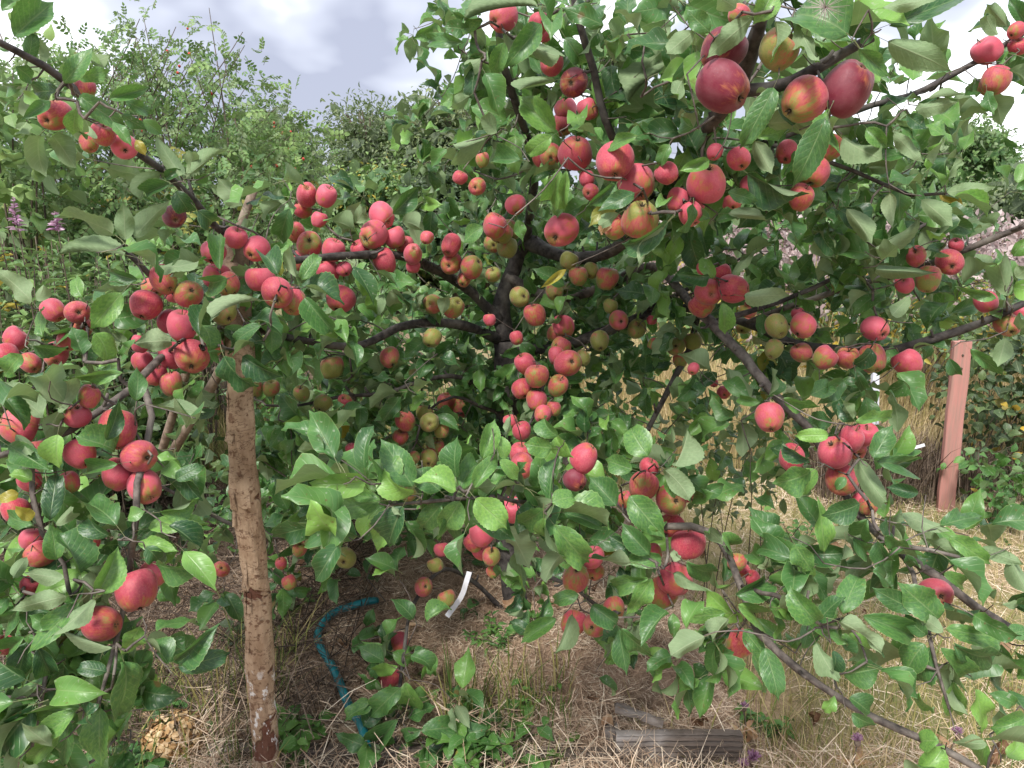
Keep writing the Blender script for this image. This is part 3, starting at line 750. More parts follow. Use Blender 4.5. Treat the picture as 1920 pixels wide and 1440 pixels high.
def flower_spike(px, py, d, h, label, seed):
    r = np.random.default_rng(seed); tp = P(px, py, d)
    root = empty('willowherb_plant', (tp[0], tp[1], float(gz(tp[0], tp[1])))); tag(root, label, 'willowherb', 'flowering willowherb')
    R0 = np.array(root.location); sb = MB(); sb.tube([R0, (R0 + tp) / 2 + [0.02, 0, 0], tp], [.005, .004, .0015], 5, 0.3, 0.15); sb.build('stem', M['stem_far'], root)
    k = 46; t = r.uniform(0, 1, k); pos = tp - np.array([0, 0, 1]) * (t * h)[:, None]
    az = r.uniform(0, 6.28, k); ax = np.stack([np.cos(az), np.sin(az), 0.9 - t * 0.6], -1); L = 0.012 + 0.028 * t
    V, Q, co, ti, ye = leaf_mass(SMALL, pos, ax, np.tile([0, 0, 1.0], (k, 1)) + r.normal(0, .5, (k, 3)), L, L * 0.42, r.uniform(0.2, 1, k), None, r)
    mobj('flower_spike', np_mesh('flower_spike', V, Q, M['pink_petal'], True, {'tint': ti}), root)
    k = 34; t = r.uniform(0.3, 0.85, k); az = r.uniform(0, 6.28, k); L = r.uniform(0.07, 0.12, k)
    leaf_object('leaves', leaf_mass(NARROW, R0 + (tp - R0) * t[:, None], np.stack([np.cos(az), np.sin(az), r.normal(.1, .3, k)], -1), np.tile([0, 0, 1.0], (k, 1)), L, L * 0.24, r.uniform(.3, .8, k), None, r), 'shrub_leaf', root)['kind'] = 'stuff'
flower_spike(24, 372, 2.8, 0.12, 'willowherb with a tall mauve flower spike at the edge of the patch', 3)
flower_spike(103, 396, 2.9, 0.075, 'willowherb with a small ragged mauve spike beside the taller one', 4)

# the meadow of pale pink willowherb seed heads
r = np.random.default_rng(41); n = 1500
x = r.uniform(1.3, 8.0, n); y = r.uniform(5.2, 9.0, n)
b = on_ground(x, y, -.02); hgt = r.uniform(0.55, 1.12, n); tp = b + np.stack([r.normal(0, .08, n), r.normal(0, .08, n), hgt], -1)
V, Q, T = blades(n, b, hgt, np.full(n, .011), r.uniform(.45, .95, n), .06, r)
o = stuff('seeding_willowherb', V, Q, T, 'grass', 'meadow of seeding willowherb with pale pink fluffy heads', 'willowherb')
k = 19; m = n * k
t = r.uniform(0.0, 0.45, m); idx = np.repeat(np.arange(n), k)
pos = tp[idx] - (tp - b)[idx] * t[:, None] + r.normal(0, .032, (m, 3))
L = r.uniform(0.03, 0.08, m)
V, Q, co, ti, ye = leaf_mass([SMALL[0]], pos, nz(rand_dirs(m, r) + [0, 0, .6]), rand_dirs(m, r), L, L * .55, np.clip(np.repeat(r.uniform(.25, 1, n), k) + r.normal(0, .15, m), 0, 1), None, r)
stuff('seed_heads', V, Q, ti, 'seed_fluff', None, None, parent=o)
k = 14; m = n * k; idx = np.repeat(np.arange(n), k); t = r.uniform(0.15, 0.7, m); az = r.uniform(0, 6.28, m)
pos = b[idx] + (tp - b)[idx] * t[:, None]; L = r.uniform(.07, .14, m)
leaf_object('leaves', leaf_mass([SMALL[1]], pos, np.stack([np.cos(az), np.sin(az), r.normal(0, .4, m)], -1), np.tile([0, 0, 1.0], (m, 1)) + r.normal(0, .4, (m, 3)), L, L * .25, r.uniform(.3, 1, m), (r.uniform(0, 1, m) < .35) * r.uniform(.2, .9, m), r), 'shrub_leaf', o)['kind'] = 'stuff'
# ------------------------------------------------------------------ the apple tree: where its limbs run (x y depth radius_mm; x y in photo pixels)
LIMBS = {
'trunk': '968 1200 2.62 44, 960 1080 2.58 40, 952 880 2.55 38, 950 740 2.53 36, 946 640 2.50 36',
'leader': '946 640 2.50 34, 940 570 2.50 30, 962 505 2.48 28, 985 455 2.45 26, 1030 472 2.38 22, 1085 482 2.30 20, 1150 466 2.15 18, 1215 410 1.95 17, 1262 345 1.75 16, 1300 285 1.58 15, 1336 230 1.42 14.5, 1385 168 1.28 13.5, 1402 110 1.22 12, 1425 45 1.16 10, 1445 -40 1.10 7',
'fork': '1385 170 1.27 12, 1440 166 1.23 11, 1485 152 1.20 10.5, 1530 130 1.18 10, 1590 95 1.17 9, 1636 70 1.16 8',
'upright': '985 455 2.45 18, 998 380 2.30 15, 1003 310 2.15 13, 972 215 1.98 12, 955 160 1.92 11, 940 105 1.86 10, 932 20 1.80 8, 925 -60 1.75 6',
'second_upright': '1235 385 1.85 11, 1190 320 1.72 10, 1143 255 1.60 9, 1122 190 1.56 9, 1110 130 1.54 8.5, 1092 70 1.50 8, 1076 10 1.47 7, 1070 -60 1.45 5',
'left_limb': '944 610 2.50 22, 905 568 2.45 19, 868 535 2.38 17, 800 498 2.20 15, 745 480 2.05 12, 640 482 1.92 10, 540 490 1.82 9, 470 478 1.72 8.5, 415 440 1.62 8, 362 382 1.52 7.5, 300 318 1.43 7, 262 290 1.38 7, 200 232 1.31 7, 140 168 1.26 7, 85 125 1.22 6.5, 30 95 1.17 6, -50 55 1.12 5',
'curved_limb': '940 640 2.50 20, 905 622 2.42 17, 862 608 2.32 16, 800 603 2.22 14, 745 612 2.15 13, 700 637 2.10 12, 655 650 2.02 11, 580 640 1.92 9, 500 625 1.82 8.5, 420 595 1.70 8, 350 562 1.58 7, 292 528 1.48 6.5, 255 490 1.43 5.5, 232 470 1.40 4',
'thin_low_limb': '945 760 2.55 10, 860 708 2.35 8, 790 716 2.25 7, 720 738 2.18 6, 640 744 2.12 5.5, 560 760 2.05 4, 500 760 2.0 3.5',
'left_front_limb': '430 598 1.71 8, 370 640 1.60 8, 300 672 1.48 8, 245 732 1.40 8, 190 770 1.35 7, 130 808 1.31 7, 60 838 1.27 6, 0 855 1.24 5.5, -60 870 1.2 5',
'hanging_branch': '262 705 1.42 7, 285 780 1.36 6.5, 275 840 1.36 6.5, 262 900 1.27 6, 263 960 1.28 6, 256 1030 1.32 6, 247 1090 1.37 5.5, 232 1160 1.36 5, 214 1225 1.28 4.5, 192 1300 1.23 3.5, 178 1335 1.22 3',
'outer_branch': '60 838 1.27 5, 62 930 1.26 5, 80 1000 1.26 5, 120 1060 1.26 4.5, 130 1120 1.26 4, 100 1200 1.25 4, 80 1300 1.22 3.5, 60 1400 1.2 3',
'low_left_limb': '955 1000 2.57 12, 870 975 2.48 10, 760 985 2.40 9, 650 1000 2.32 8, 545 1004 2.24 8, 450 985 2.15 7, 360 940 2.08 6, 280 900 2.0 5',
'right_limb': '952 520 2.48 20, 1040 560 2.40 17, 1130 540 2.30 16, 1225 500 2.20 15, 1290 560 2.02 14, 1335 605 1.90 13.5, 1395 672 1.80 13, 1450 740 1.72 12, 1512 802 1.70 11, 1560 880 1.72 9.5, 1612 970 1.60 9, 1690 1040 1.47 9, 1755 1082 1.42 9, 1830 1140 1.40 8.5, 1900 1183 1.38 8, 1990 1240 1.35 7',
'long_limb': '948 650 2.50 20, 1040 655 2.42 17, 1110 632 2.36 16, 1180 605 2.30 15, 1240 583 2.24 14, 1310 580 2.18 13, 1400 606 2.10 12.5, 1480 640 2.02 12, 1560 652 1.95 12, 1655 658 1.88 11.5, 1760 634 1.80 11, 1850 602 1.74 10, 1930 565 1.70 8, 2010 530 1.66 6',
'thin_fork': '1175 606 2.30 9, 1235 568 2.25 8, 1295 535 2.2 7, 1350 500 2.15 5, 1420 470 2.1 4',
'down_spur': '1310 582 2.18 10, 1290 660 2.20 10, 1272 695 2.20 10, 1250 735 2.22 9.5, 1218 798 2.25 9, 1190 850 2.28 6',
'pale_limb': '1400 606 2.10 9, 1500 568 2.02 8.5, 1610 535 1.95 8, 1710 508 1.88 8, 1810 468 1.80 8, 1920 424 1.72 8, 2000 392 1.68 7',
'shoulder_limb': '1262 345 1.75 9, 1350 300 1.68 8.5, 1440 268 1.64 8, 1540 232 1.62 7.5, 1640 198 1.62 7, 1710 180 1.62 7, 1770 152 1.62 7, 1850 108 1.60 6.5, 1925 60 1.58 6, 2000 20 1.55 4',
'tip_twig': '1440 268 1.64 7, 1520 292 1.64 5.5, 1600 318 1.64 5, 1660 345 1.63 4.5, 1710 366 1.62 4, 1780 362 1.6 3',
'cross_limb': '1335 605 1.90 8, 1430 575 1.85 7, 1520 540 1.82 6, 1600 500 1.80 5, 1660 465 1.78 4.5, 1735 420 1.75 3.5',
'low_front_limb': '952 830 2.54 15, 1030 850 2.30 13, 1095 890 2.02 12, 1157 938 1.78 11.5, 1198 984 1.68 11, 1250 992 1.66 9, 1300 992 1.64 8.5, 1358 1024 1.60 8, 1392 1100 1.56 8, 1425 1190 1.50 8, 1462 1228 1.45 8, 1540 1290 1.40 7.5, 1600 1330 1.36 7.5, 1690 1372 1.32 7, 1760 1402 1.29 6.5, 1850 1450 1.25 6',
'front_twig': '1095 890 2.02 6, 1040 930 1.70 5, 985 940 1.45 4.5, 925 932 1.32 4, 860 935 1.27 3.6, 790 941 1.25 3.2, 735 946 1.24 2.6',
'front_side_twig': '1040 930 1.70 4, 1024 956 1.45 3, 1022 968 1.36 2.5',
'low_twig': '962 1070 2.58 10, 985 1058 2.45 8, 1020 1078 2.25 7, 1052 1086 2.05 6, 1090 1110 1.85 5, 1120 1135 1.75 4.5, 1160 1150 1.7 4',
'sucker': '965 1165 2.60 9, 880 1085 2.45 8, 825 1070 2.32 6.5, 775 1130 2.22 6, 758 1200 2.16 5.5, 748 1290 2.10 5, 742 1370 2.06 4.5, 735 1430 2.02 4',
'right_spray': '1612 970 1.60 6, 1650 1000 1.44 5, 1690 1018 1.34 4.5, 1740 1028 1.30 4, 1800 1045 1.28 3',
'right_low_spray': '1690 1040 1.44 5, 1715 1080 1.36 4.5, 1722 1120 1.30 4, 1745 1190 1.26 4, 1760 1260 1.24 3, 1780 1330 1.22 2.5',
'mid_spray': '1392 1100 1.56 5, 1430 1110 1.46 4.5, 1480 1120 1.38 4, 1540 1168 1.32 4, 1580 1160 1.3 3',
'cluster_twig': '950 740 2.53 9, 985 680 2.35 7, 1020 700 2.22 6, 1010 760 2.15 5, 985 810 2.10 4',
'inner_twig': '950 780 2.53 8, 900 760 2.38 6, 850 740 2.28 5, 800 770 2.22 4, 780 830 2.2 3.5',
}
YOUNG = {'left_front_limb', 'hanging_branch', 'outer_branch', 'front_twig', 'front_side_twig', 'pale_limb', 'low_front_limb', 'right_limb', 'right_spray', 'right_low_spray', 'mid_spray'}

# ------------------------------------------------------------------ the apples: x y diameter(px) colour [calyx offset] | label
# colour: R crimson, D dark red, O orange red, G green, P pale pink red
APPLES = [
(1.28, '''
103 218 56 O -.5 .25|large orange-brown apple, first below the leafy branch tip against the sky
193 253 44 O|small orange-brown apple wedged between two others on the sky-side branch tip
233 275 48 P .1 .4|pinkish apple beside the yellow leaf, lowest on the sky-side branch tip
158 166 40 O|orange apple peeping above the leaves of the sky-side branch tip
167 268 34 O|brownish apple half hidden under leaves behind the sky-side tip pair
'''),
(1.5, '''
328 407 44 D .1 .3|single dark red apple hanging under the thin bare branch near the rose bush
'''),
(1.56, '''
441 446 42 R|red apple just above the cut top of the bark stake
481 468 48 R -.5 .45|red apple with open calyx beside the cut stake top
400 474 46 P|pink apple split by an upright leaf beside the stake top
405 518 48 P|pale pink apple behind the round leaf in front of the stake
428 534 44 O|orange-tinged apple pressed against the bark stake behind the round leaf
421 585 52 G .4 .6|yellow-green shaded apple under the pale curled leaf before the stake
488 524 54 R|red apple touching the stake, upper of the bright trio beside it
521 550 58 R -.1 .6|bright red apple facing front, centre of the trio beside the stake
549 566 48 O|shaded red apple behind the bright front one beside the stake
'''),
(1.48, '''
307 526 52 O|orange apple under the broad pale leaf above the dark twig
288 540 40 O|orange-red apple half hidden behind the orange one above the dark twig
272 573 58 R|dull crimson apple with a leaf across its shoulder
355 551 54 O .2 -.3|orange-green apple with puckered top behind the round leaf
327 548 40 R|red apple mostly hidden behind the puckered orange-green one
341 611 58 P|rosy apple behind the dark upright leaf, above the biggest front one
318 604 44 R|purplish apple edge peeping behind the rosy one near the white leaf
360 668 62 R -.05 .75|large red apple with calyx below, lowest beside the stake
322 668 52 P|pink apple tucked behind the large red one near the white leaf
262 645 34 R|small red apple seen behind the white curled leaf
268 679 38 R|small red apple low behind leaves near the grey bare twig
293 704 40 R|red apple of the pair hanging over the leaning cane, nearer the twig
322 720 44 O|orange-red apple of the pair hanging over the leaning cane
400 652 40 O|brown-red apple deep in shade behind the large one by the stake
'''),
(1.5, '''
101 582 42 R|red apple, first of the pair above the dark gap near the edge
145 586 46 R .15 0|round red apple with calyx facing front, second of that pair
156 616 38 O|orange-red apple underneath the front-facing one of the pair
28 635 44 R|red apple behind the upright leaf at the picture edge
10 666 46 R|crimson apple cut by the picture edge above the bramble gap
106 665 46 P 0 .6|pinkish apple with visible calyx low in the edge cluster
58 681 40 O|yellow-red apple lowest in the edge cluster
126 641 36 R|red apple partly behind leaf in the middle of the edge cluster
'''),
(1.3, '''
35 798 70 R -.85 -.2|biggest elongated crimson apple lying at the picture edge on the grey branch
145 778 48 R 0 -.7|red apple behind the pale leaf just above the grey branch
168 744 38 O|dull orange apple above the grey branch, mostly behind leaves
222 806 70 R|large red apple with a dark upright leaf across its front
150 852 58 R|fuzzy red apple with white down under the grey branch
220 890 60 R|red apple with a leaf across its shoulder, middle of the hanging cluster
261 856 64 R .65 .1|shiny red apple with calyx to the side, top of the hanging twig
273 913 62 R|red apple behind the hanging grey twig
57 901 42 R|small red apple beside the dark curved leaf
130 905 42 O|shaded orange-red apple behind the fuzzy one
28 957 50 R|red apple low at the picture edge above the broad leaf
62 1012 46 R|red apple above the pair among the outer hanging leaves
74 1041 54 R|larger red apple of the pair among the outer hanging leaves
57 1098 36 R|small red apple under the pale leaf near the picture edge
165 1018 40 O|orange apple hidden under leaves beside the hanging twig
257 1107 76 R .15 .93|largest glossy red apple at the foot of the hanging twig
286 1077 52 P|pinkish apple tucked behind the largest glossy one
193 1168 68 R .9 .1|ovoid red apple, lowest on the hanging twig
152 1166 32 O|orange apple edge behind the lowest ovoid one
12 1210 34 O|orange apple by the picture edge low among hanging leaves
68 845 40 O|shaded red apple behind the edge of the biggest elongated one
'''),
(2.0, '''
415 1067 31 O 0 -.15|tiny brown-red apple hanging just beside the bark stake
'''),
(2.0, '''
576 364 42 R 0 -.5|red apple of the top pair against the distant shrubs
611 368 42 P|lumpy pink-red apple of the top pair against the distant shrubs
568 394 36 R|darker red apple beneath the top pair
553 436 38 O|orange-red apple behind the light leaf below the top pair
580 457 50 O 0 -.3|large orange-red apple with dark speck above the yellow-green leaf
624 469 44 R|bright red apple next to the large orange-red speckled one
598 412 30 P|pink apple peeping between leaves below the top pair
612 508 48 R|red apple beneath the bright one, above the stake-side leaves
562 489 40 P|pink apple behind the yellowing leaf beside the stake
638 562 56 R|red apple with a leaf over it at the end of the stake-side bunch
'''),
(2.0, '''
716 405 46 P|pink-red apple on top of the pyramid bunch
700 441 50 R -.6 .3|red apple with calyx showing, front of the pyramid bunch
741 446 44 P|lumpy pink apple beside the calyx one in the pyramid bunch
760 461 36 O|orange-red apple at the back edge of the pyramid bunch
675 468 36 R|red apple low behind leaf on the near edge of the pyramid bunch
722 490 44 R|red apple under the pyramid bunch between two leaves
775 475 36 R .1 -.5|red apple with dark calyx over the black limb
774 500 26 R|small red apple under the one over the black limb
800 446 26 P|small pink apple half behind a leaf next to the pyramid bunch
645 505 30 R|small red apple behind leaves near the pyramid bunch
'''),
(2.15, '''
845 460 38 R|upright red apple above the close pair on the black limb
846 495 42 R -.25 .2|red apple of the close pair on the black limb
886 500 44 O .6 -.5|orange-brown apple of the close pair on the black limb
870 525 26 O|orange apple peeping under the close pair on the black limb
925 515 32 G|greenish apple beside the dark main stem
811 571 38 O -.2 0|brownish apple, first of the pair above the curved bare limb
851 575 40 O .4 -.4|russet apple, second of the pair above the curved bare limb
810 634 34 G|green-brown apple hanging under the curved bare limb
918 600 24 R|little pink-red apple behind the main fork
732 671 38 O .3 .8|russet apple hanging alone under the curved limb
622 690 44 G|yellow-green apple alone in the dark leaves
660 842 22 R|tiny red apple low in the shade between limbs
'''),
(2.05, '''
478 729 30 G|yellow-green apple of the pair just past the stake
509 728 32 G|blushed green apple of the pair just past the stake
605 756 36 G|dull green apple hanging from the thin low limb
566 738 30 G|small green apple shaded near the thin low limb
648 752 26 O|small brownish apple on the thin low limb
'''),
(2.1, '''
927 424 48 P|pink-red apple beneath the leaf left of the crooked limb
938 437 44 O|orange apple merged with the pink one by the crooked limb
924 457 34 O .1 .2|brown apple with calyx under the pair by the crooked limb
955 432 38 G|green apple behind the pair by the crooked limb
950 464 42 G|plain green apple against the crooked limb
967 385 40 P|pink apple behind a small leafy shoot above the crooked limb
'''),
(1.75, '''
1053 433 64 P -.5 .5|big lopsided pink apple sitting on the crooked limb
'''),
(2.2, '''
975 557 40 G .4 -.1|split green apple beside the main stem
1003 591 40 O|russet apple beneath the split green one
1085 518 38 O|orange-flushed apple by the yellow leaf
1040 545 36 G|green apple behind the leaf with yellow tip
1138 523 44 O|russet-green apple under the horizontal limb
1066 489 36 G|green apple tucked under the horizontal limb
1108 508 30 G|small green apple between two russet ones under the horizontal limb
1057 612 40 P|pinkish apple with green base above the long grape-like bunch
1040 626 30 O|orange apple behind the pinkish one above the long bunch
1052 651 38 O|orange apple above the calyx-facing one of the long bunch
1092 672 32 G|pale green apple at the side of the long bunch
968 634 26 R|small red apple behind the leafy tuft at the fork
1145 575 30 G|green apple hanging in a dark hollow near the fork
1160 601 38 P .3 .1|pink-green apple at the start of the long bare limb
1125 640 38 G|green-yellow apple with a dark leaf over it
1193 617 36 G|shaded green apple under the start of the long bare limb
1226 645 22 O|little orange apple below the long bare limb
1267 650 36 G .0 -.1|green apple with dark calyx, front of the hanging trio
1275 676 30 O|orange apple under the green ones of the hanging trio
1300 640 36 G|pale green apple behind in the hanging trio
1222 600 20 R|tiny pink apple just above the long bare limb
'''),
(2.05, '''
985 683 40 R|red apple, upper edge of the long bunch in the middle
1006 706 46 O|orange-red apple at the heart of the long bunch
979 729 40 R|pointed red apple at the side of the long bunch
1046 724 40 O|russet apple at the far side of the long bunch
1065 680 52 R .3 -.1|large red apple with calyx facing front, top of the long bunch
1043 668 32 R|red apple edge behind the large calyx one of the long bunch
1006 751 42 R|red apple below the heart of the long bunch
1018 777 32 P|pink apple near the bottom of the long bunch
1037 766 30 O|orange apple half hidden near the bottom of the long bunch
978 808 38 R|red-yellow apple beside the dry brown leaf at the bunch's end
957 790 26 R|dark shaded apple behind leaf at the bunch's end
'''),
(2.2, '''
838 758 42 O|russet apple, first of the two joined ones under pale leaf
868 763 42 O .5 .1|russet apple with blackened calyx, second of the joined two
760 791 40 O|reddish apple at the top of the shaded green bunch
796 777 34 G|green apple at the back of the shaded green bunch
806 792 38 G 0 .2|green apple with rosy cheek in front of the shaded bunch
828 808 30 G|small green apple at the side of the shaded bunch
816 838 34 G|green apple lower down in the shaded bunch
803 860 36 O 0 .6|russet apple with calyx, lowest of the shaded bunch
750 820 32 O|dim orange apple behind leaf in the shaded bunch
777 858 24 G|dim little green apple behind the lowest of the shaded bunch
'''),
(1.66, '''
975 851 42 R|pink-red apple, upper of the stacked two over the front leaves
980 872 48 R .0 .1|pink-red apple with dark calyx, lower of the stacked two
1096 858 54 R .6 -.75|glossy red apple standing out above the front leaves
1078 901 46 D|elongated deep red apple tucked beneath the glossy one
961 957 46 P|pink apple behind the front leaves, below the stacked two
907 888 26 R|red sliver of apple beside the yellow leaf spot
902 1000 52 P|large rosy apple behind the hanging pale leaf
890 1016 40 O|yellow-orange apple touching the rosy one behind the hanging leaf
921 1044 36 O|orange apple beneath the rosy one behind the hanging leaf
902 1032 34 R|red apple squeezed between rosy and orange ones
923 1072 24 O|tiny orange apple by the crisp brown leaf
'''),
(1.72, '''
1216 876 36 R|red apple half hidden behind leaf above the yellow-cheeked one
1207 913 56 O -.4 .8|yellow-cheeked apple above the front leaf on the low limb
1260 936 58 O .25 .1|russet-red apple with open calyx beside the yellow-cheeked one
1281 921 46 R|red apple behind the folded leaf by the open-calyx one
1176 938 36 O|orange apple in shade next to the low grey limb
1258 986 46 R|smooth red apple under the open-calyx one
1291 1021 62 R|big shiny red apple over the torn white leaf scrap
1266 1087 66 R .65 .4|big red apple with yellow calyx end under the shiny one
1241 1114 60 O|russet-orange apple beneath the big yellow-ended one
1226 1036 32 R|red sliver of apple behind leaf by the white scrap
1079 1084 52 O .1 -.7|plain brown-orange apple at the end of the bare low twig
1112 1046 44 P|pinkish apple hidden behind the long front leaf
1115 1072 36 O|brown apple edge behind the long front leaf, lower one
1075 1168 46 P|rosy apple with a pale leaf hanging across it
1116 1172 46 O -.3 .2|russet apple with star calyx at the bottom of the low twig
1133 1178 34 O|yellowish apple behind the star-calyx one
1152 1141 42 O|orange apple above the star-calyx pair
1381 1055 36 O|brownish apple, first of the pair amid small back leaves
1413 1086 30 R|pink-red apple, second of the pair amid small back leaves
1387 1206 56 O|orange-red apple under the leaf with a bite, by the drooping branch
1395 1070 26 P|little pink apple between the brownish one and pink-red one
'''),
(2.2, '''
795 1101 37 P .2 -.1|pink apple topmost above the low shoot over the hose
838 1123 34 O|orange apple touching the white plastic strip
749 1204 36 P|round rosy apple halfway down the low shoot by the hose
731 1271 40 R|red-pink apple lowest on the shoot by the hose
828 1031 30 R|red apple behind leaves above the white strip
816 1060 30 G|yellow-green apple behind leaves above the white strip
647 1046 42 G -.15 .4|yellow-green apple with bitten top over the mulch
543 1092 28 O|brown-green apple dangling over the straw near the stake
527 1057 24 O|little orange apple close beside the stake above the straw
562 1030 28 O|pale orange apple on the low back limb near the stake
766 928 30 G|olive apple behind the bright front leaves
605 885 20 O|tiny pinkish apple in the lower dark leaves
'''),
(1.72, '''
943 33 54 R -.65 .35|pink-red apple topmost against the white sky
1010 45 40 R|red apple partly behind the long leaf at the top
1020 62 34 P|pink apple under the red one at the top, behind a leaf
1033 118 46 R -.5 -.2|red apple with side calyx under the arching leaf
1075 156 54 D -.2 -.05|brick-red apple with calyx facing front by the dark upright
1060 206 44 P|pink-red apple above the big bright leaf's tip
1103 205 40 P|pink apple beside the dark upright, right of the big leaf
1055 233 44 R|red-green apple behind the big bright leaf
1080 286 64 R .1 -.7|large pink-red apple above the long hanging leaf
1033 291 42 R .0 .35|darker red apple with calyx beside the large pink-red one
1012 299 28 R|red sliver of apple beyond the darker calyx one
1100 335 32 R|small red apple under the large pink-red one
1107 361 34 R -.3 .1|small red apple with pale calyx under the first small one
895 350 34 O -.3 .1|russet apple low on the sky edge of the crown
862 333 28 O|orange-red apple outermost on the sky edge of the crown
905 300 26 O|orange sliver of apple under leaves at the sky edge
'''),
(1.42, '''
1153 303 72 R .0 .8|two-toned red and green apple under the bright folded leaf
1193 344 70 P|large pink apple below the two-toned one
1201 409 70 O .1 -.7|large orange-green apple beneath dark pointed leaf
1152 425 48 O|orange apple behind the dry buff leaf
1271 376 42 R|red apple behind the thick main limb
1296 402 46 P|pink apple behind leaves just below the thick limb
1250 326 46 R|red apple hugging the thick main limb
1326 343 78 R .1 -.75|large round pink-red apple right against the thick limb
1386 298 44 R|crimson apple behind the pale drooping leaf
1340 285 30 R|red sliver of apple above the large round one
1305 385 34 P|pale pink apple under the large round one
'''),
(1.14, '''
1355 165 94 D .78 .45|very large dark red apple with a black scar at the top
1356 97 86 D|large dull red apple behind the pale leaf above the scarred one
1505 187 86 O -.75 .62|large orange-brown russet apple hanging under the bare fork
1588 166 92 D .5 -.7|very large plum-red apple at the end of the bare fork
1460 95 76 G|big green-brown apple behind the pale drooping leaf at the top
1385 28 40 O|brown apple high behind leaves above the dull red one
'''),
(1.55, '''
1525 322 56 R|bright pink-red apple below the long dark leaf
1475 286 42 R|red apple on the near side of the long dark leaf
1555 279 50 O|orange apple behind the bright hanging leaf
1502 371 50 O|orange-brown apple beneath the bright pink-red one
1440 371 46 G|green apple in the shade of the dark glossy leaf
1405 350 40 P|pinkish apple under the dark glossy leaf
1372 382 34 R|red sliver of apple behind the small pale leaf
'''),
(1.58, '''
1852 95 50 R|crimson apple on the slender branch against the bright sky
1866 151 52 O|orange apple hanging below the slender branch against the sky
1905 58 30 R|crimson sliver of apple at the top corner leaves
1908 88 34 O|brown-orange apple beside the slender branch near the corner
1850 160 34 O|small orange apple behind the hanging orange one against the sky
'''),
(1.8, '''
1330 549 52 R .2 .1|red apple with star calyx facing front above the bright small leaf
1376 542 54 R .88 0|pink-red apple with calyx sideways, partner of the star one
1316 571 50 O|russet-red apple half behind the star-calyx one
1355 514 36 R|red apple sliver above the sideways one, behind bright leaf
1362 526 30 D|dark red apple between the star pair and bright leaf
1318 503 26 R|small red apple behind the bright leaf above the star pair
1402 583 34 O|orange apple behind pale leaves past the star pair
1395 612 34 G|yellow-green apple under pale leaves past the star pair
'''),
(1.76, '''
1781 491 48 R .2 .4|red apple with calyx under the dark leaf on the pale cut branch
1793 460 28 R|half red apple above the one on the pale cut branch
1741 524 46 O|green-red apple with crossing leaf near the pale branch
1718 482 36 O|orange apple peeping between leaves near the pale branch
1697 533 36 P|pink apple low between leaves near the pale branch
1641 617 48 P .6 .4|rosy apple with green base standing on the long bare limb
1701 681 54 R .6 .75|glossy red apple hanging beneath the long bare limb, outermost
1636 672 52 O .3 .85|orange apple with leaf across, beneath the long bare limb
1590 671 42 O|orange-green apple between two others under the long bare limb
1546 671 44 O|russet apple in the row under the long bare limb
1503 662 38 O|shaded orange apple first in the row under the long bare limb
1506 611 48 P|red-green apple with a leaf, above the row on the long limb
1456 613 44 G|yellow-green apple above the start of the row on the long limb
1450 655 34 G|green apple under the limb before the row begins
1849 566 42 R|red apple on the far limb behind a leaf near the edge
1888 610 46 O|brownish apple hanging under the limb near the edge
1917 590 32 R|red apple cut by the picture edge on the long limb
1496 590 26 R|pink sliver of apple above the red-green one
1300 692 22 R|tiny red apple low in the shade of the crossing branch
'''),
(1.58, '''
1443 783 54 R .1 .9|round red apple alone beside the bare slanting branch
1483 858 50 R|red apple with a leaf across its face below the slanting branch
1564 848 64 R -.25 -.7|bright red apple at the front of the end-of-branch bunch
1578 901 60 R -.25 .6|bright red apple hanging lowest of the end-of-branch bunch
1621 816 46 R|red apple at the back of the end-of-branch bunch
1594 824 50 R|red apple behind the front one of the end-of-branch bunch
1606 842 40 R|red apple with pale spot squeezed inside the end-of-branch bunch
1626 950 38 O|orange apple hidden under leaves below the end-of-branch bunch
1612 940 30 P|pink sliver of apple beneath the lowest bright one
'''),
(1.4, '''
1755 1112 58 R .3 .2|single red apple under leaves beside the thick drooping branch
'''),
(2.3, '''
1357 736 26 R .1 .4|tiny red apple on a thin twig over the straw bank
1338 718 18 R|pea-sized pink apple above the tiny red one over the straw
'''),
]

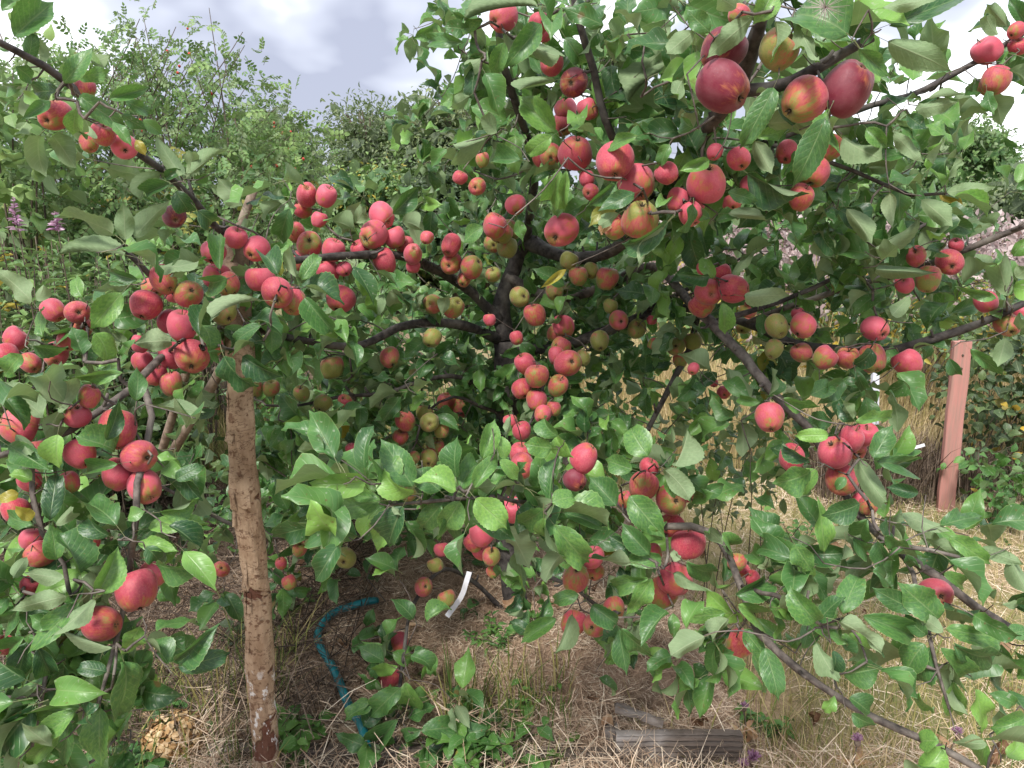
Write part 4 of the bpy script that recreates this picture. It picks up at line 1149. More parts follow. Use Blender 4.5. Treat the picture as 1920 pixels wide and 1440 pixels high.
# ------------------------------------------------------------------ leaves picked out one by one: base x y, tip x y, width, side/colour flags
# t upper side, u underside, p pale underside; k dark, b bright, y yellowing
LEAVES = [
(1.22, '''730 920 716 832 45 t|774 912 718 828 62 t|775 925 705 912 42 tb|712 940 618 955 60 t|712 937 650 924 28 tb|730 952 706 1030 55 tb|755 950 722 1022 60 tk
855 920 783 890 45 tb|860 918 902 842 45 t|825 920 778 880 50 t|855 895 845 825 45 t|905 860 928 788 38 tb|930 815 953 862 30 tb|862 940 828 1000 55 tb|828 945 785 996 45 t
850 950 838 1036 48 tk|892 935 948 992 55 tb|890 915 930 845 30 t|938 862 975 900 30 t|735 950 752 965 14 p'''),
(1.34, '''1030 940 1035 845 38 tk|1055 960 1146 955 35 tb|1058 962 1140 984 42 tk|1020 955 968 992 50 t|1040 985 1112 1074 60 t|1020 972 1035 1056 40 t|1035 942 1082 922 42 tb
1042 818 1058 860 34 tb|1045 818 998 785 40 t|1035 840 985 834 40 t'''),
(1.55, '''1155 948 1108 895 50 t|1185 880 1132 862 42 tb|1215 855 1172 796 60 t|1262 830 1237 793 30 u|1265 875 1297 815 45 u|1245 880 1304 926 42 u|1248 890 1278 936 34 t
1180 930 1242 1004 60 t|1205 990 1240 1014 30 t|1217 1040 1168 986 45 t|1182 1055 1110 1054 26 p|1190 1030 1145 1012 30 tk|1240 1045 1183 1056 30 t|1262 1075 1336 1106 28 u
1288 1055 1356 1102 45 t|1355 1020 1317 978 28 u|1355 1000 1394 1042 40 t|1275 1050 1258 1036 20 p'''),
(1.5, '''1222 1085 1180 1153 42 tb|1215 1085 1135 1104 34 t|1085 1115 1032 1128 32 t|1110 1135 1156 1172 38 tk|1073 1152 1058 1233 24 u|1042 1160 976 1202 35 t|1160 1180 1176 1256 26 tk
1165 1180 1220 1233 40 t|1250 1145 1202 1193 40 tk|1262 1150 1265 1196 25 t|1392 1165 1318 1117 48 tb|1360 1150 1277 1160 34 t|1385 1135 1462 1176 45 t|1380 1115 1452 1088 40 t
1365 1160 1330 1199 34 u|1345 1205 1308 1271 40 t|1395 1180 1433 1229 38 tb|1412 1225 1453 1302 50 t'''),
(1.26, '''1580 1150 1612 1063 52 t|1530 1165 1484 1116 50 t|1535 1165 1568 1118 40 tk|1573 1165 1658 1202 32 u|1620 1155 1723 1196 50 t|1592 1190 1656 1238 34 t|1555 1190 1592 1202 30 t
1530 1205 1566 1286 35 u|1563 1220 1578 1271 28 tk|1582 1265 1646 1250 46 t|1733 1207 1688 1263 58 t|1745 1215 1709 1294 50 tk|1715 1145 1651 1109 40 tk|1760 1160 1698 1101 60 t
1738 1190 1694 1164 30 tk|1768 1185 1721 1151 30 u|1775 1180 1899 1201 40 t|1790 1210 1903 1276 58 tk|1765 1215 1821 1289 50 t|1788 1280 1795 1373 46 tb|1778 1255 1775 1321 22 u
1830 1293 1850 1376 42 tb|1722 1300 1735 1353 28 tb|1760 1390 1709 1384 45 tb|1848 1390 1831 1436 40 tb|1850 1395 1794 1394 30 u|1730 1450 1771 1404 50 tb|1593 1308 1638 1336 40 t
1597 1338 1641 1369 32 tk|1565 1305 1547 1343 20 t|1435 1215 1462 1311 45 t|1890 1190 1932 1176 34 t|1925 1345 1880 1368 40 t|1905 1320 1870 1305 30 t|1700 1450 1745 1420 34 u|1890 1420 1925 1385 34 tb'''),
(1.34, '''1605 860 1656 946 40 u|1645 865 1751 881 42 t|1637 858 1673 799 42 t|1690 965 1771 996 34 u|1765 985 1844 961 42 t|1735 1010 1801 1046 28 u|1780 1005 1856 1056 38 t|1722 925 1667 914 28 tk
1612 945 1552 971 50 tk|1625 975 1594 1031 50 tk|1545 1035 1539 944 38 tb|1520 885 1464 916 45 t|1532 882 1496 926 38 tb|1553 815 1499 818 30 tb|1517 862 1462 839 28 t|1560 790 1514 785 40 tk
1470 748 1534 766 34 t|1605 790 1676 779 22 t|1600 785 1574 751 28 u|1660 1005 1706 1029 30 t|1645 1015 1665 1062 35 tk|1638 1070 1686 1086 44 tk|1700 1040 1721 1077 28 tk|1490 1020 1521 1071 45 t
1840 1030 1898 1048 30 u|1895 1046 1922 1112 34 u|1770 1075 1822 1106 32 t|1605 790 1570 770 24 tk|1585 895 1568 915 20 t'''),
(1.2, '''125 1118 31 1139 40 u|148 1130 54 1219 50 t|180 1125 109 1189 38 u|210 1215 111 1186 16 p|262 1175 234 1228 45 tb|292 1180 369 1147 40 t|315 1245 279 1189 32 t|328 1238 401 1186 38 t
335 1250 421 1235 45 tk|232 1240 260 1362 58 t|148 1327 24 1333 42 tb|188 1328 180 1442 46 t|130 1352 117 1437 30 t|140 1335 74 1386 42 tb|112 1375 34 1442 40 tb|72 1215 96 1271 42 tk
50 1205 34 1272 42 tk|200 1260 144 1244 32 tk|120 1250 114 1292 40 tk|183 1115 226 1034 52 tb|35 1140 -12 1192 45 t|45 1195 -5 1230 40 t|20 1260 -10 1300 36 t|60 1290 20 1318 30 u|95 1180 60 1155 30 tb|150 1290 170 1320 30 u'''),
(1.24, '''82 782 11 717 34 u|110 775 151 699 26 u|295 760 379 773 26 u|200 825 234 754 36 tk|215 845 157 811 38 t|220 870 144 886 32 t|108 815 101 876 46 tb|15 835 91 881 46 t|30 815 63 856 22 u
93 975 106 879 42 tk|218 985 159 917 56 t|240 970 263 958 26 t|278 990 383 969 42 tb|300 960 371 944 28 t|318 985 383 1019 40 tk|262 1015 324 1029 32 tb|275 1025 301 1056 36 tk|203 1005 137 974 40 tk
225 1025 253 984 26 tk|150 1075 127 994 40 t|105 1050 97 989 38 t|292 1058 369 1081 38 t|60 985 -2 964 36 t|50 1045 21 1086 26 u|35 925 -2 936 26 ty|120 1085 49 1074 30 u|295 855 329 858 22 tb
105 985 153 944 26 u|2 740 52 792 36 tk|60 975 30 950 24 ty|255 752 262 687 36 t|228 700 128 705 28 tb|60 900 20 880 30 t|330 900 372 870 30 tk'''),
(1.4, '''235 478 132 459 38 u|215 440 129 384 44 u|235 450 232 384 38 u|252 445 306 379 34 u|292 500 394 505 38 u|257 525 199 511 34 tk|228 550 169 616 50 tb|240 535 179 541 22 p|412 505 410 429 32 t
425 522 364 546 46 t|490 563 392 565 24 p|375 628 379 557 28 tk|322 640 265 637 40 p|178 625 223 669 42 t|228 668 259 639 28 t|490 610 424 636 28 t|480 640 431 656 30 tk|508 615 513 661 34 t
420 668 456 739 44 tk|455 668 519 711 44 tk|380 610 413 641 38 t|392 660 426 673 26 t|572 558 619 623 38 t|565 535 641 556 38 t|565 525 599 469 32 t|520 515 491 444 36 tk|545 490 524 449 36 tb
555 520 531 459 20 p|80 632 64 574 30 tb|142 615 94 639 26 t|155 665 134 619 26 tk|60 645 113 669 26 tk|40 665 1 706 36 t|155 558 124 514 30 tb|60 565 4 509 44 u|68 562 96 529 26 u|470 600 520 590 26 t'''),
(1.2, '''27 68 96 1 56 t|3 20 36 -16 26 t|50 115 73 64 28 t|75 130 83 67 20 p|120 155 173 94 40 t|145 145 206 135 26 tb|30 125 71 153 34 tk|40 158 -6 171 26 t|115 172 44 164 26 tk|150 180 219 233 42 t
142 205 135 256 36 t|205 185 276 164 28 t|235 190 289 213 28 tk|212 228 243 266 26 t|228 215 271 243 22 t|268 225 304 251 26 t|75 190 37 177 26 tb|95 190 49 216 24 t|165 235 180 276 10 p|255 262 271 289 20 ty
20 190 -15 200 26 t|15 95 -10 60 30 t'''),
(1.42, '''340 330 299 271 32 u|350 325 373 279 26 u|358 325 419 274 28 u|318 328 239 343 26 u|318 345 261 363 28 tk|330 358 356 406 38 tk|372 395 411 431 36 tk|390 330 365 342 22 t|310 335 335 318 20 t'''),
(1.55, '''868 80 781 71 32 t|1040 248 974 181 52 tb|1035 255 979 291 38 tb|975 300 919 296 36 t|910 260 839 293 42 u|838 280 806 309 26 t|1042 150 944 163 24 u|1015 45 957 116 46 t|985 80 1056 116 36 u
945 80 924 143 38 t|1010 12 861 4 26 u|1060 70 1098 126 36 t|1180 60 1256 34 46 ub|1165 165 1216 79 48 t|1205 130 1263 74 36 u|1270 120 1139 176 36 u|1275 205 1149 189 46 u|905 40 850 30 34 t|880 55 838 52 30 tk
900 110 870 140 30 u|930 250 900 215 32 u|880 180 850 200 30 u|1110 150 1140 110 30 t'''),
(1.34, '''1195 255 1121 278 32 tb|1050 320 1022 406 40 t|1062 320 1052 406 24 tb|1155 360 1111 421 30 ty|1155 345 1107 386 30 t|1190 362 1127 391 36 tk|1252 415 1184 481 40 tk|970 412 978 449 26 t|905 425 864 451 36 t
1245 425 1185 500 22 p|1160 400 1115 425 22 u|1230 390 1260 355 24 tb|1330 300 1282 318 26 tb|1255 270 1232 310 30 t'''),
(1.08, '''1412 32 1324 106 46 u|1450 -15 1419 39 50 tb|1590 65 1485 -28 84 t|1670 45 1802 -2 50 tk|1655 15 1762 -4 26 u|1665 78 1783 131 52 u|1497 45 1528 126 38 u|1455 40 1470 113 42 u|1450 165 1401 266 48 t
1548 222 1494 343 56 tk|1552 205 1563 276 26 tb|1612 92 1661 139 36 t|1640 60 1600 75 34 tk|1330 60 1290 20 40 t|1300 60 1250 100 40 u|1380 15 1340 -10 40 u|1280 150 1255 190 34 u|1300 240 1262 225 34 t'''),
(1.45, '''1420 258 1491 240 32 t|1402 325 1504 381 50 tk|1365 360 1421 376 30 t|1415 265 1446 323 38 p|1365 400 1441 402 20 p|1342 415 1391 400 26 tk|1300 385 1290 436 30 t|1330 410 1300 395 26 t|1580 258 1651 316 38 u
1625 240 1661 276 32 t|1675 250 1726 301 30 u|1715 205 1786 195 28 u|1700 215 1733 241 30 tk|1735 235 1789 259 28 t|1740 185 1803 172 18 u|1668 362 1675 423 32 p'''),
(1.55, '''1775 360 1861 352 32 u|1790 368 1863 386 22 t|1778 335 1793 284 26 u|1728 375 1794 426 38 u|1588 392 1641 456 40 u|1890 50 1849 7 30 u|1870 65 1831 27 28 u|1925 45 1894 -2 30 t|1850 170 1858 209 22 t|1905 100 1880 118 22 t'''),
(1.66, '''1640 465 1716 430 34 u|1660 460 1726 440 28 tk|1640 505 1736 512 28 u|1738 465 1791 471 28 tk|1770 445 1738 427 24 tb|1890 555 1861 469 42 u|1868 560 1797 537 24 t|1672 592 1706 554 32 u|1885 635 1873 687 34 u
1780 672 1796 713 24 tk|1820 655 1881 703 26 t|1605 695 1625 743 24 tk|1635 655 1619 691 34 tk|1355 568 1362 626 32 tb|1340 520 1311 484 28 tb|1330 518 1279 520 22 tk|1395 555 1466 558 30 p|1375 515 1416 464 22 u
1520 740 1571 715 38 t|1440 745 1462 694 24 tk|1425 755 1371 748 22 t|1900 480 1925 450 30 t|1905 520 1930 500 30 u|1700 600 1660 580 26 u'''),
(1.6, '''1160 400 1113 433 26 un|957 780 950 818 18 un|1062 505 1020 536 16 ty'''),
(1.9, '''930 1058 941 1092 18 tn|545 482 530 504 14 un'''),
(2.0, '''750 1290 690 1345 44 t|760 1280 780 1350 50 t|745 1350 690 1410 46 t|755 1395 775 1445 52 t|790 1370 870 1360 44 t|765 1345 810 1320 40 t|720 1240 675 1215 34 tk|770 1230 820 1240 34 t|775 1160 745 1120 34 tk|800 1165 835 1130 34 t
700 1320 640 1340 34 t|690 1400 630 1380 36 t|745 1250 690 1265 30 tb|800 1400 850 1430 40 tk'''),
]
# how much other foliage each 60 px square of the crown carries
DENS = '''00000000000002566655554443322112
00000000000003566666544433111012
11100000000002555566543333222123
01110000000002455566654433332100
00110000000003566666444444443200
00000100222003566666444444443210
00111111222222566666444444444421
00111222333444566666444444444421
01122233444555566666444444444432
11222234555555566666444444445432
22222335666666666666444444445443
22222345666666666555544555544321
33321223666666666664322222222000
33311100566666666665422122221000
33311112666666666654311112221000
33311113666666666643211112221100
33321113666554444443211112221110
33321103444322234443322222221110
44331102222122223332333222211111
44432000001222223322333322211111
44432000001443111121222211111111
44432000002676000000100000001111
55432000003787000000000000000111
55432000003787000000000000000111'''.split()
# bare wood and other things that stay in view: x0 y0 x1 y1 half-width depth
CLEAR = [(432, 690, 485, 1450, 34, 1.95), (940, 640, 962, 470, 22, 2.5), (985, 462, 1160, 466, 20, 2.3), (795, 498, 905, 570, 18, 2.4), (705, 635, 880, 612, 14, 2.3), (1325, 600, 1512, 800, 18, 1.85),
 (1400, 612, 1860, 600, 12, 1.95), (1440, 1200, 1820, 1430, 16, 1.45), (1395, 170, 1636, 70, 16, 1.2), (1300, 290, 1425, 40, 16, 1.4), (262, 880, 255, 1010, 10, 1.3), (130, 808, 245, 732, 12, 1.35),
 (945, 110, 1000, 300, 12, 2.0), (1085, 50, 1143, 255, 12, 1.6), (1215, 800, 1275, 690, 14, 2.25), (1725, 1068, 1910, 1185, 16, 1.42), (1690, 180, 1850, 110, 12, 1.62), (1805, 470, 1920, 424, 14, 1.8),
 (270, 300, 360, 380, 12, 1.45), (590, 1190, 660, 1330, 30, 2.4), (1590, 312, 1700, 365, 10, 1.64), (650, 740, 790, 716, 8, 2.2), (1790, 650, 1775, 950, 40, 9.), (760, 480, 640, 482, 6, 2.0), (300, 1400, 390, 1410, 62, 2.1), (878, 1075, 838, 1156, 20, 2.5), (600, 1140, 700, 1120, 18, 2.6)]
# ------------------------------------------------------------------ building the apple tree
tb = P(968, 1200, 2.62); tb[2] = float(gz(tb[0], tb[1]))
tree = empty('apple_tree', tb)
tag(tree, 'apple tree with dark spreading limbs laden with red fruit', 'apple tree')
limb_pts, limb_names = [], []
for nm, s in LIMBS.items():
    rows = [tuple(map(float, q.split())) for q in s.split(',')]
    pts = [P(a, b, d) for a, b, d, _ in rows]; rad = [q[3] / 1000 * (1.0 if nm == 'trunk' else 0.86) for q in rows]
    if nm == 'trunk': pts = [np.array([tb[0], tb[1], tb[2] - 0.05])] + pts[1:]
    rp, rr = resample(np.array(pts), np.array(rad), 0.035)
    # knees and spurs along the wood
    kr = np.random.default_rng(len(nm) * 7 + int(rows[0][0]))
    rp = rp + np.cumsum(kr.normal(0, 0.0012, rp.shape), 0) * np.sin(np.linspace(0, math.pi, len(rp)))[:, None]
    rr = rr * (1 + 0.10 * np.abs(kr.normal(0, 1, len(rr))))
    mb = MB(); mb.tube(rp, rr, 9 if rad[0] > 0.012 else 7, 0.5, None, True, 0.07, len(nm))
    for k in range(3, len(rp) - 1):
        if kr.uniform() < 0.30:
            dv = nz(kr.normal(size=3) + [0, 0, .4]); L = kr.uniform(0.012, 0.035)
            mb.tube([rp[k], rp[k] + dv * (rr[k] + L * .5), rp[k] + dv * (rr[k] + L) + [0, 0, .006]], [rr[k] * .45, .0035, .0028], 5, 0.5)
    o = mb.build('trunk' if nm == 'trunk' else 'branch', M['bark_young'] if nm in YOUNG else M['bark'], tree)
    limb_pts.append(rp); limb_names += [nm] * len(rp)
limb_pts = np.concatenate(limb_pts)
lpx = np.stack(PX(limb_pts), -1)                # x, y, depth of the wood
off = np.abs(lpx[:, 0] - 960) < 1100
def near_depth(x, y):
    k = (lpx[:, 0] - x) ** 2 + (lpx[:, 1] - y) ** 2
    return lpx[np.argsort(k)[:14]]

# ---- apples
def apple_mesh(seed):
    r = np.random.default_rng(seed)
    prof = np.array([(0.02, .60), (.10, .63), (.22, .755), (.40, .86), (.62, .845), (.84, .67), (.97, .37), (1.0, .05), (.955, -.28), (.83, -.58), (.63, -.79), (.43, -.87), (.26, -.85), (.13, -.775), (.02, -.74)])
    tall = r.uniform(0.93, 1.14); taper = r.uniform(0.0, 0.17)
    pr, _ = resample(np.c_[prof, np.zeros(len(prof))], np.ones(len(prof)), 0.13)
    n, sides = len(pr), 28
    ang = np.linspace(0, 2 * math.pi, sides, endpoint=False)
    rr = pr[:, 0][:, None] * np.ones(sides); zz = pr[:, 1][:, None] * np.ones(sides) * tall
    low = np.clip(-(pr[:, 1]) + 0.1, 0, 1)[:, None]
    rr = rr * (1 + 0.035 * np.cos(5 * ang + r.uniform(0, 6))[None] * low + 0.045 * np.cos(ang + r.uniform(0, 6))[None] + 0.04 * np.cos(2 * ang + r.uniform(0, 6))[None])
    rr = rr * (1 - taper * low)
    zz = zz + 0.10 * np.cos(ang + r.uniform(0, 6))[None] * np.clip(rr, 0, 1) + 0.02 * np.cos(5 * ang)[None] * low * np.clip(rr * 2, 0, 1)
    V = np.stack([rr * np.cos(ang), rr * np.sin(ang), zz], -1).reshape(-1, 3)
    i = np.arange(n - 1)[:, None] * sides; j = np.arange(sides)[None]; j2 = (j + 1) % sides
    Q = np.stack([i + j, i + sides + j, i + sides + j2, i + j2], -1).reshape(-1, 4)
    return np_mesh('apple', V, Q, M['apple']), tall
apple_meshes = [apple_mesh(s) for s in range(10)]
sv, sq = tube_arrays([(0, 0, .55), (.01, 0, .80), (.05, .02, 1.05), (.13, .03, 1.25)], [.045, .036, .036, .055], 6, 0.12)
stalk_me = np_mesh('stalk', sv, sq, M['stalk'])
cb = MB()
for k in range(5):
    a = k * 1.2566; c, s = math.cos(a), math.sin(a)
    for (r0, z0, r1, z1, w0, w1) in ((.03, -.79, .12, -.86, .05, .045), (.12, -.86, .17, -.95, .045, .012)):
        cb.add([(r0 * c - w0 * s, r0 * s + w0 * c, z0), (r0 * c + w0 * s, r0 * s - w0 * c, z0), (r1 * c + w1 * s, r1 * s - w1 * c, z1), (r1 * c - w1 * s, r1 * s + w1 * c, z1)], [(0, 1, 2, 3)])
cb.tube([(0, 0, -.74), (0, 0, -.84), (0, 0, -.88)], [.09, .06, .02], 6)
calyx_me = cb.mesh('calyx', M['calyx'])

rowsA = []
for d, txt in APPLES:
    for ln in txt.strip().split('\n'):
        a, lab = ln.split('|'); f = a.split()
        x, y, dia = map(float, f[:3])
        cal = (float(f[4]), float(f[5])) if len(f) > 5 else None
        rowsA.append([x, y, dia, f[3], cal, lab.strip(), d])
ar = np.random.default_rng(3)
AX = np.array([q[0] for q in rowsA]); AY = np.array([q[1] for q in rowsA]); AP = np.array([q[2] for q in rowsA]) / 2
AD = np.array([q[6] for q in rowsA]) + ar.normal(0, 0.012, len(rowsA))
# sizes: real fruit are 4.5 to 8 cm across; smaller pictures sit a little further back. Then push later (hidden) fruit back until nothing overlaps
for it in range(80):
    Rw = AP / F * AD
    C3 = CAM + RIGHT * ((AX - 960) / F * AD)[:, None] + UP * (-(AY - 720) / F * AD)[:, None] + FWD * AD[:, None]
    moved = False
    for i in range(len(AX)):
        dd = np.linalg.norm(C3 - C3[i], axis=1); hit = np.where((dd < (Rw + Rw[i]) * 0.93) & (np.arange(len(AX)) != i))[0]
        for j in hit:
            a, b = (i, j) if AP[i] >= AP[j] else (j, i)     # the larger picture is in front
            AD[b] += 0.008; AD[a] -= 0.001; moved = True
    if not moved: break
Rw = AP / F * AD
A3 = CAM + RIGHT * ((AX - 960) / F * AD)[:, None] + UP * (-(AY - 720) / F * AD)[:, None] + FWD * AD[:, None]
attach = []                                             # points that need a twig to the wood
COLS = {'R': (0.80, 0.04, 0.3), 'D': (0.95, 0.85, 0.0), 'O': (0.52, 0.08, 0.0), 'G': (0.15, 0.0, 0.0), 'P': (0.74, 0.0, 0.7)}
for i, (x, y, dia, c, cal, lab, d) in enumerate(rowsA):
    me, tall = apple_meshes[i % len(apple_meshes)]
    o = bpy.data.objects.new('apple', me); link(o)
    o.location = Vector(A3[i])
    if cal is not None:
        cx, cy = cal; cz = math.sqrt(max(0.02, 1 - min(0.98, cx * cx + cy * cy)))
    else:
        cx, cy, cz = ar.normal(0, 0.35), ar.uniform(0.45, 1.0), ar.normal(0.0, 0.4)
    view = nz(CAM - A3[i])
    down = nz(RIGHT * cx - UP * cy + view * cz)         # where the calyx points
    zax = Vector(-down)
    q = zax.to_track_quat('Z', 'Y'); q = q @ __import__('mathutils').Quaternion((0, 0, 1), ar.uniform(0, 6.28))
    o.rotation_mode = 'QUATERNION'; o.rotation_quaternion = q
    s = Rw[i] * 0.99
    o.scale = (s * ar.uniform(0.96, 1.03), s * ar.uniform(0.96, 1.03), s * ar.uniform(0.92, 1.08))
    base = COLS[c]
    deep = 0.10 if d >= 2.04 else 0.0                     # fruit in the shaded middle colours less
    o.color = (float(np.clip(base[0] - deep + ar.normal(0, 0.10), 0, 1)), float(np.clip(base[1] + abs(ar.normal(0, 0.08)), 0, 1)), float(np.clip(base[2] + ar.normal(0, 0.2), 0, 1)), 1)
    tag(o, lab, 'apple', 'apples on the tree')
    for nm, m in (('stalk', stalk_me), ('calyx', calyx_me)):
        k = bpy.data.objects.new(nm, m); link(k, o)
    mw = Matrix.LocRotScale(o.location, q, o.scale)
    attach.append(np.array(mw @ Vector((.13, .03, 1.25))))

# ---- leaves
tmplA = [leaf_tmpl(27, 100 + s, b, f, w, True, 0.03, (-1, -.6, 0, .6, 1), tw) for s, (b, f, w, tw) in enumerate([(0.5, .30, .08, .2), (0.9, .45, .10, -.3), (0.3, .25, .09, .3), (1.25, .35, .10, 0), (0.6, .65, .10, -.2), (-0.25, .4, .08, .4), (0.8, .3, .10, -.6), (0.4, .85, .08, .15), (1.6, .5, .10, .4), (0.2, .3, .08, -.3), (1.0, .9, .07, .5), (0.7, .25, .08, .5)])]
leaf_meshes = [np_mesh('leaf', V, Q, M['leaf'], True, {'leafco': co}) for V, Q, co in tmplA]
tmplB = [leaf_tmpl(10, 200 + s, b, f, w, True, 0.0, (-1, -.55, 0, .55, 1), tw) for s, (b, f, w, tw) in enumerate([(0.5, .28, .08, .2), (0.9, .4, .1, -.3), (0.25, .22, .09, .3), (1.3, .35, .09, 0), (0.6, .6, .1, -.2), (-0.3, .35, .12, .6), (1.0, .3, .1, -.6), (1.5, .5, .1, .4)])]
lr = np.random.default_rng(9)
hand_px = []
def push_clear(d, pts, ends):
    """bring a leaf forward until it clears the apples whose picture it crosses"""
    for (x, y) in pts:
        q = (AX - x) ** 2 + (AY - y) ** 2
        for j in np.where(q < (AP * 1.05) ** 2)[0]:
            lim = AD[j] - Rw[j] * math.sqrt(max(0.0, 1.1 - q[j] / AP[j] ** 2)) - 0.012
            if d > lim and d < AD[j] + 0.5: d = lim
    for (x, y) in ends:                                  # only a tip or stalk end crosses it: the leaf comes out from behind
        q = (AX - x) ** 2 + (AY - y) ** 2
        for j in np.where(q < (AP * 0.8) ** 2)[0]:
            if AD[j] - Rw[j] * 1.2 < d < AD[j] + Rw[j] * .8: d = AD[j] + Rw[j] * 0.8
    return d
n_leaf = 0
sizes = sorted((math.hypot(float(f[0]) - float(f[2]), float(f[1]) - float(f[3])) * float(f[4]) for _, txt in LEAVES for f in (q.split() for q in txt.replace('\n', '|').split('|')) if len(f) > 5), reverse=True)
size_min = sizes[min(299, len(sizes) - 1)]               # the 300 that show largest are parts of their own, the others join the foliage
Lp, La, Ln, Ll, Lw, Lt, Ly = [], [], [], [], [], [], []
for d0, txt in LEAVES:
    for item in txt.replace('\n', '|').split('|'):
        f = item.split()
        if len(f) < 6: continue
        bx, by, tx, ty, w = map(float, f[:5]); fl = f[5]
        d = d0 + lr.normal(0, 0.02)
        d = push_clear(d, [(bx + (tx - bx) * t, by + (ty - by) * t) for t in (.3, .5, .7)], [(bx + (tx - bx) * t, by + (ty - by) * t) for t in (.03, .97)])
        dt = lr.normal(0, 0.018)
        B, T = P(bx, by, d), P(tx, ty, d + dt)
        ax = T - B; L = np.linalg.norm(ax); ax = ax / L
        view = nz(CAM - (B + T) / 2); n0 = nz(view - ax * (view @ ax))
        under = fl[0] in 'up'
        tilt = lr.normal(0, 0.42); side = np.cross(n0, ax)
        nrm = n0 * math.cos(tilt) + side * math.sin(tilt)
        if under: nrm = -nrm
        R = frames(ax[None], nrm[None])[0]
        W = w / F * d * 0.92 / max(0.6, math.cos(tilt))
        k = int(lr.integers(0, len(leaf_meshes)))
        tint = 0.50 + lr.normal(0, 0.13) + (0.30 if 'b' in fl else 0) - (0.28 if 'k' in fl else 0)
        if fl[0] == 'p': tint = 0.02
        attach.append(B - R[:, 1] * L * 0.27 - R[:, 2] * L * 0.055)
        hand_px.append(((bx + tx) / 2, (by + ty) / 2, max(w, 30) * 0.55, d))
        if n_leaf >= 300 or math.hypot(bx - tx, by - ty) * w < size_min:
            Lp.append(B); La.append(ax); Ln.append(nrm); Ll.append(L * 1.1); Lw.append(W); Lt.append(float(np.clip(tint, .02, 1))); Ly.append(0.5 if 'y' in fl else 0.0)
            continue
        o = bpy.data.objects.new('leaf', leaf_meshes[k]); link(o, tree)
        mat = Matrix([[R[0, 0] * W, R[0, 1] * L * 1.1, R[0, 2] * L, B[0] - tb[0]], [R[1, 0] * W, R[1, 1] * L * 1.1, R[1, 2] * L, B[1] - tb[1]], [R[2, 0] * W, R[2, 1] * L * 1.1, R[2, 2] * L, B[2] - tb[2]], [0, 0, 0, 1]])
        o.matrix_local = mat
        o.color = (float(np.clip(tint, 0.02, 1)), (0.75 if d0 == 1.6 else 0.3) if 'y' in fl else 0.0, 0.95 if 'n' in fl else 0.0, 1)
        n_leaf += 1
HP = np.array(hand_px)

cl = np.array(CLEAR)
def blocked(pts, d):
    """would a loose leaf at these picture points hide fruit, bare wood or a nearer leaf that shows in the photograph?"""
    for (x, y) in pts:
        q = (AX - x) ** 2 + (AY - y) ** 2
        if np.any((q < (AP * 0.92) ** 2) & (d < AD + 0.05)): return True
        if np.any(((HP[:, 0] - x) ** 2 + (HP[:, 1] - y) ** 2 < HP[:, 2] ** 2) & (d < HP[:, 3] + 0.03)): return True
        ax, ay = cl[:, 2] - cl[:, 0], cl[:, 3] - cl[:, 1]
        t = np.clip(((x - cl[:, 0]) * ax + (y - cl[:, 1]) * ay) / (ax * ax + ay * ay), 0, 1)
        e2 = (x - cl[:, 0] - ax * t) ** 2 + (y - cl[:, 1] - ay * t) ** 2
        if np.any((e2 < cl[:, 4] ** 2) & (d < cl[:, 5] + 0.03)): return True
    return False
for row, line in enumerate(DENS):
    for colm, ch in enumerate(line):
        for tries in range(int(int(ch) * (0.5 if ch > '3' else 0.36) + lr.uniform())):
            cx = colm * 60 + lr.uniform(-8, 68); cy = row * 60 + lr.uniform(-8, 68)
            nd = near_depth(cx, cy)
            d = nd[lr.integers(0, len(nd)), 2] + lr.normal(0.06, 0.13)
            d = max(d, 1.16)
            c = P(cx, cy, d)
            out = nz(lr.normal(size=3) * [1, .8, .6] + [0, -0.25, 0.25])
            k = int(lr.integers(4, 8)); placed = 0
            az = lr.uniform(0, 6.28)
            u = nz(np.cross(out, [0.3, 0.2, 1])); v = np.cross(out, u)
            for q in range(k):
                a = az + q * 2.399 + lr.normal(0, .25); el = lr.uniform(0.15, 1.1)
                ax = nz((u * math.cos(a) + v * math.sin(a)) * math.cos(el * .9) + out * math.sin(el * .9) + np.array([0, 0, lr.normal(-0.12, 0.25)]))
                L = lr.uniform(0.062, 0.105) * (1.0 if d < 2.1 else 0.9); W = L * lr.uniform(0.42, 0.56)
                b = c + ax * L * 0.27 + out * lr.uniform(-.02, .03)
                tip = b + ax * L
                pts = [PX(b + ax * L * t)[:2] for t in (0.0, .3, .55, .8, 1.0)]
                dm = PX(b + ax * L * .5)[2]
                if blocked(pts, dm): continue
                # never inside a fruit
                if np.any(np.linalg.norm(A3 - (b + ax * L * .5), axis=1) < Rw + L * 0.3) and np.any(np.linalg.norm(A3[:, None] - np.array([b, b + ax * L * .35, b + ax * L * .7, tip])[None], axis=2) < (Rw * 1.02)[:, None]): continue
                nrm = nz(np.array([0, -0.30, 0.62]) + lr.normal(0, .48, 3) + out * .2)
                Lp.append(b); La.append(ax); Ln.append(nrm); Ll.append(L); Lw.append(W)
                Lt.append(np.clip(lr.normal(0.46, 0.23), 0.02, 1)); Ly.append(0.5 * lr.uniform(.4, 1.3) if lr.uniform() < 0.005 else 0.0)
                placed += 1
            if placed: attach.append(c)
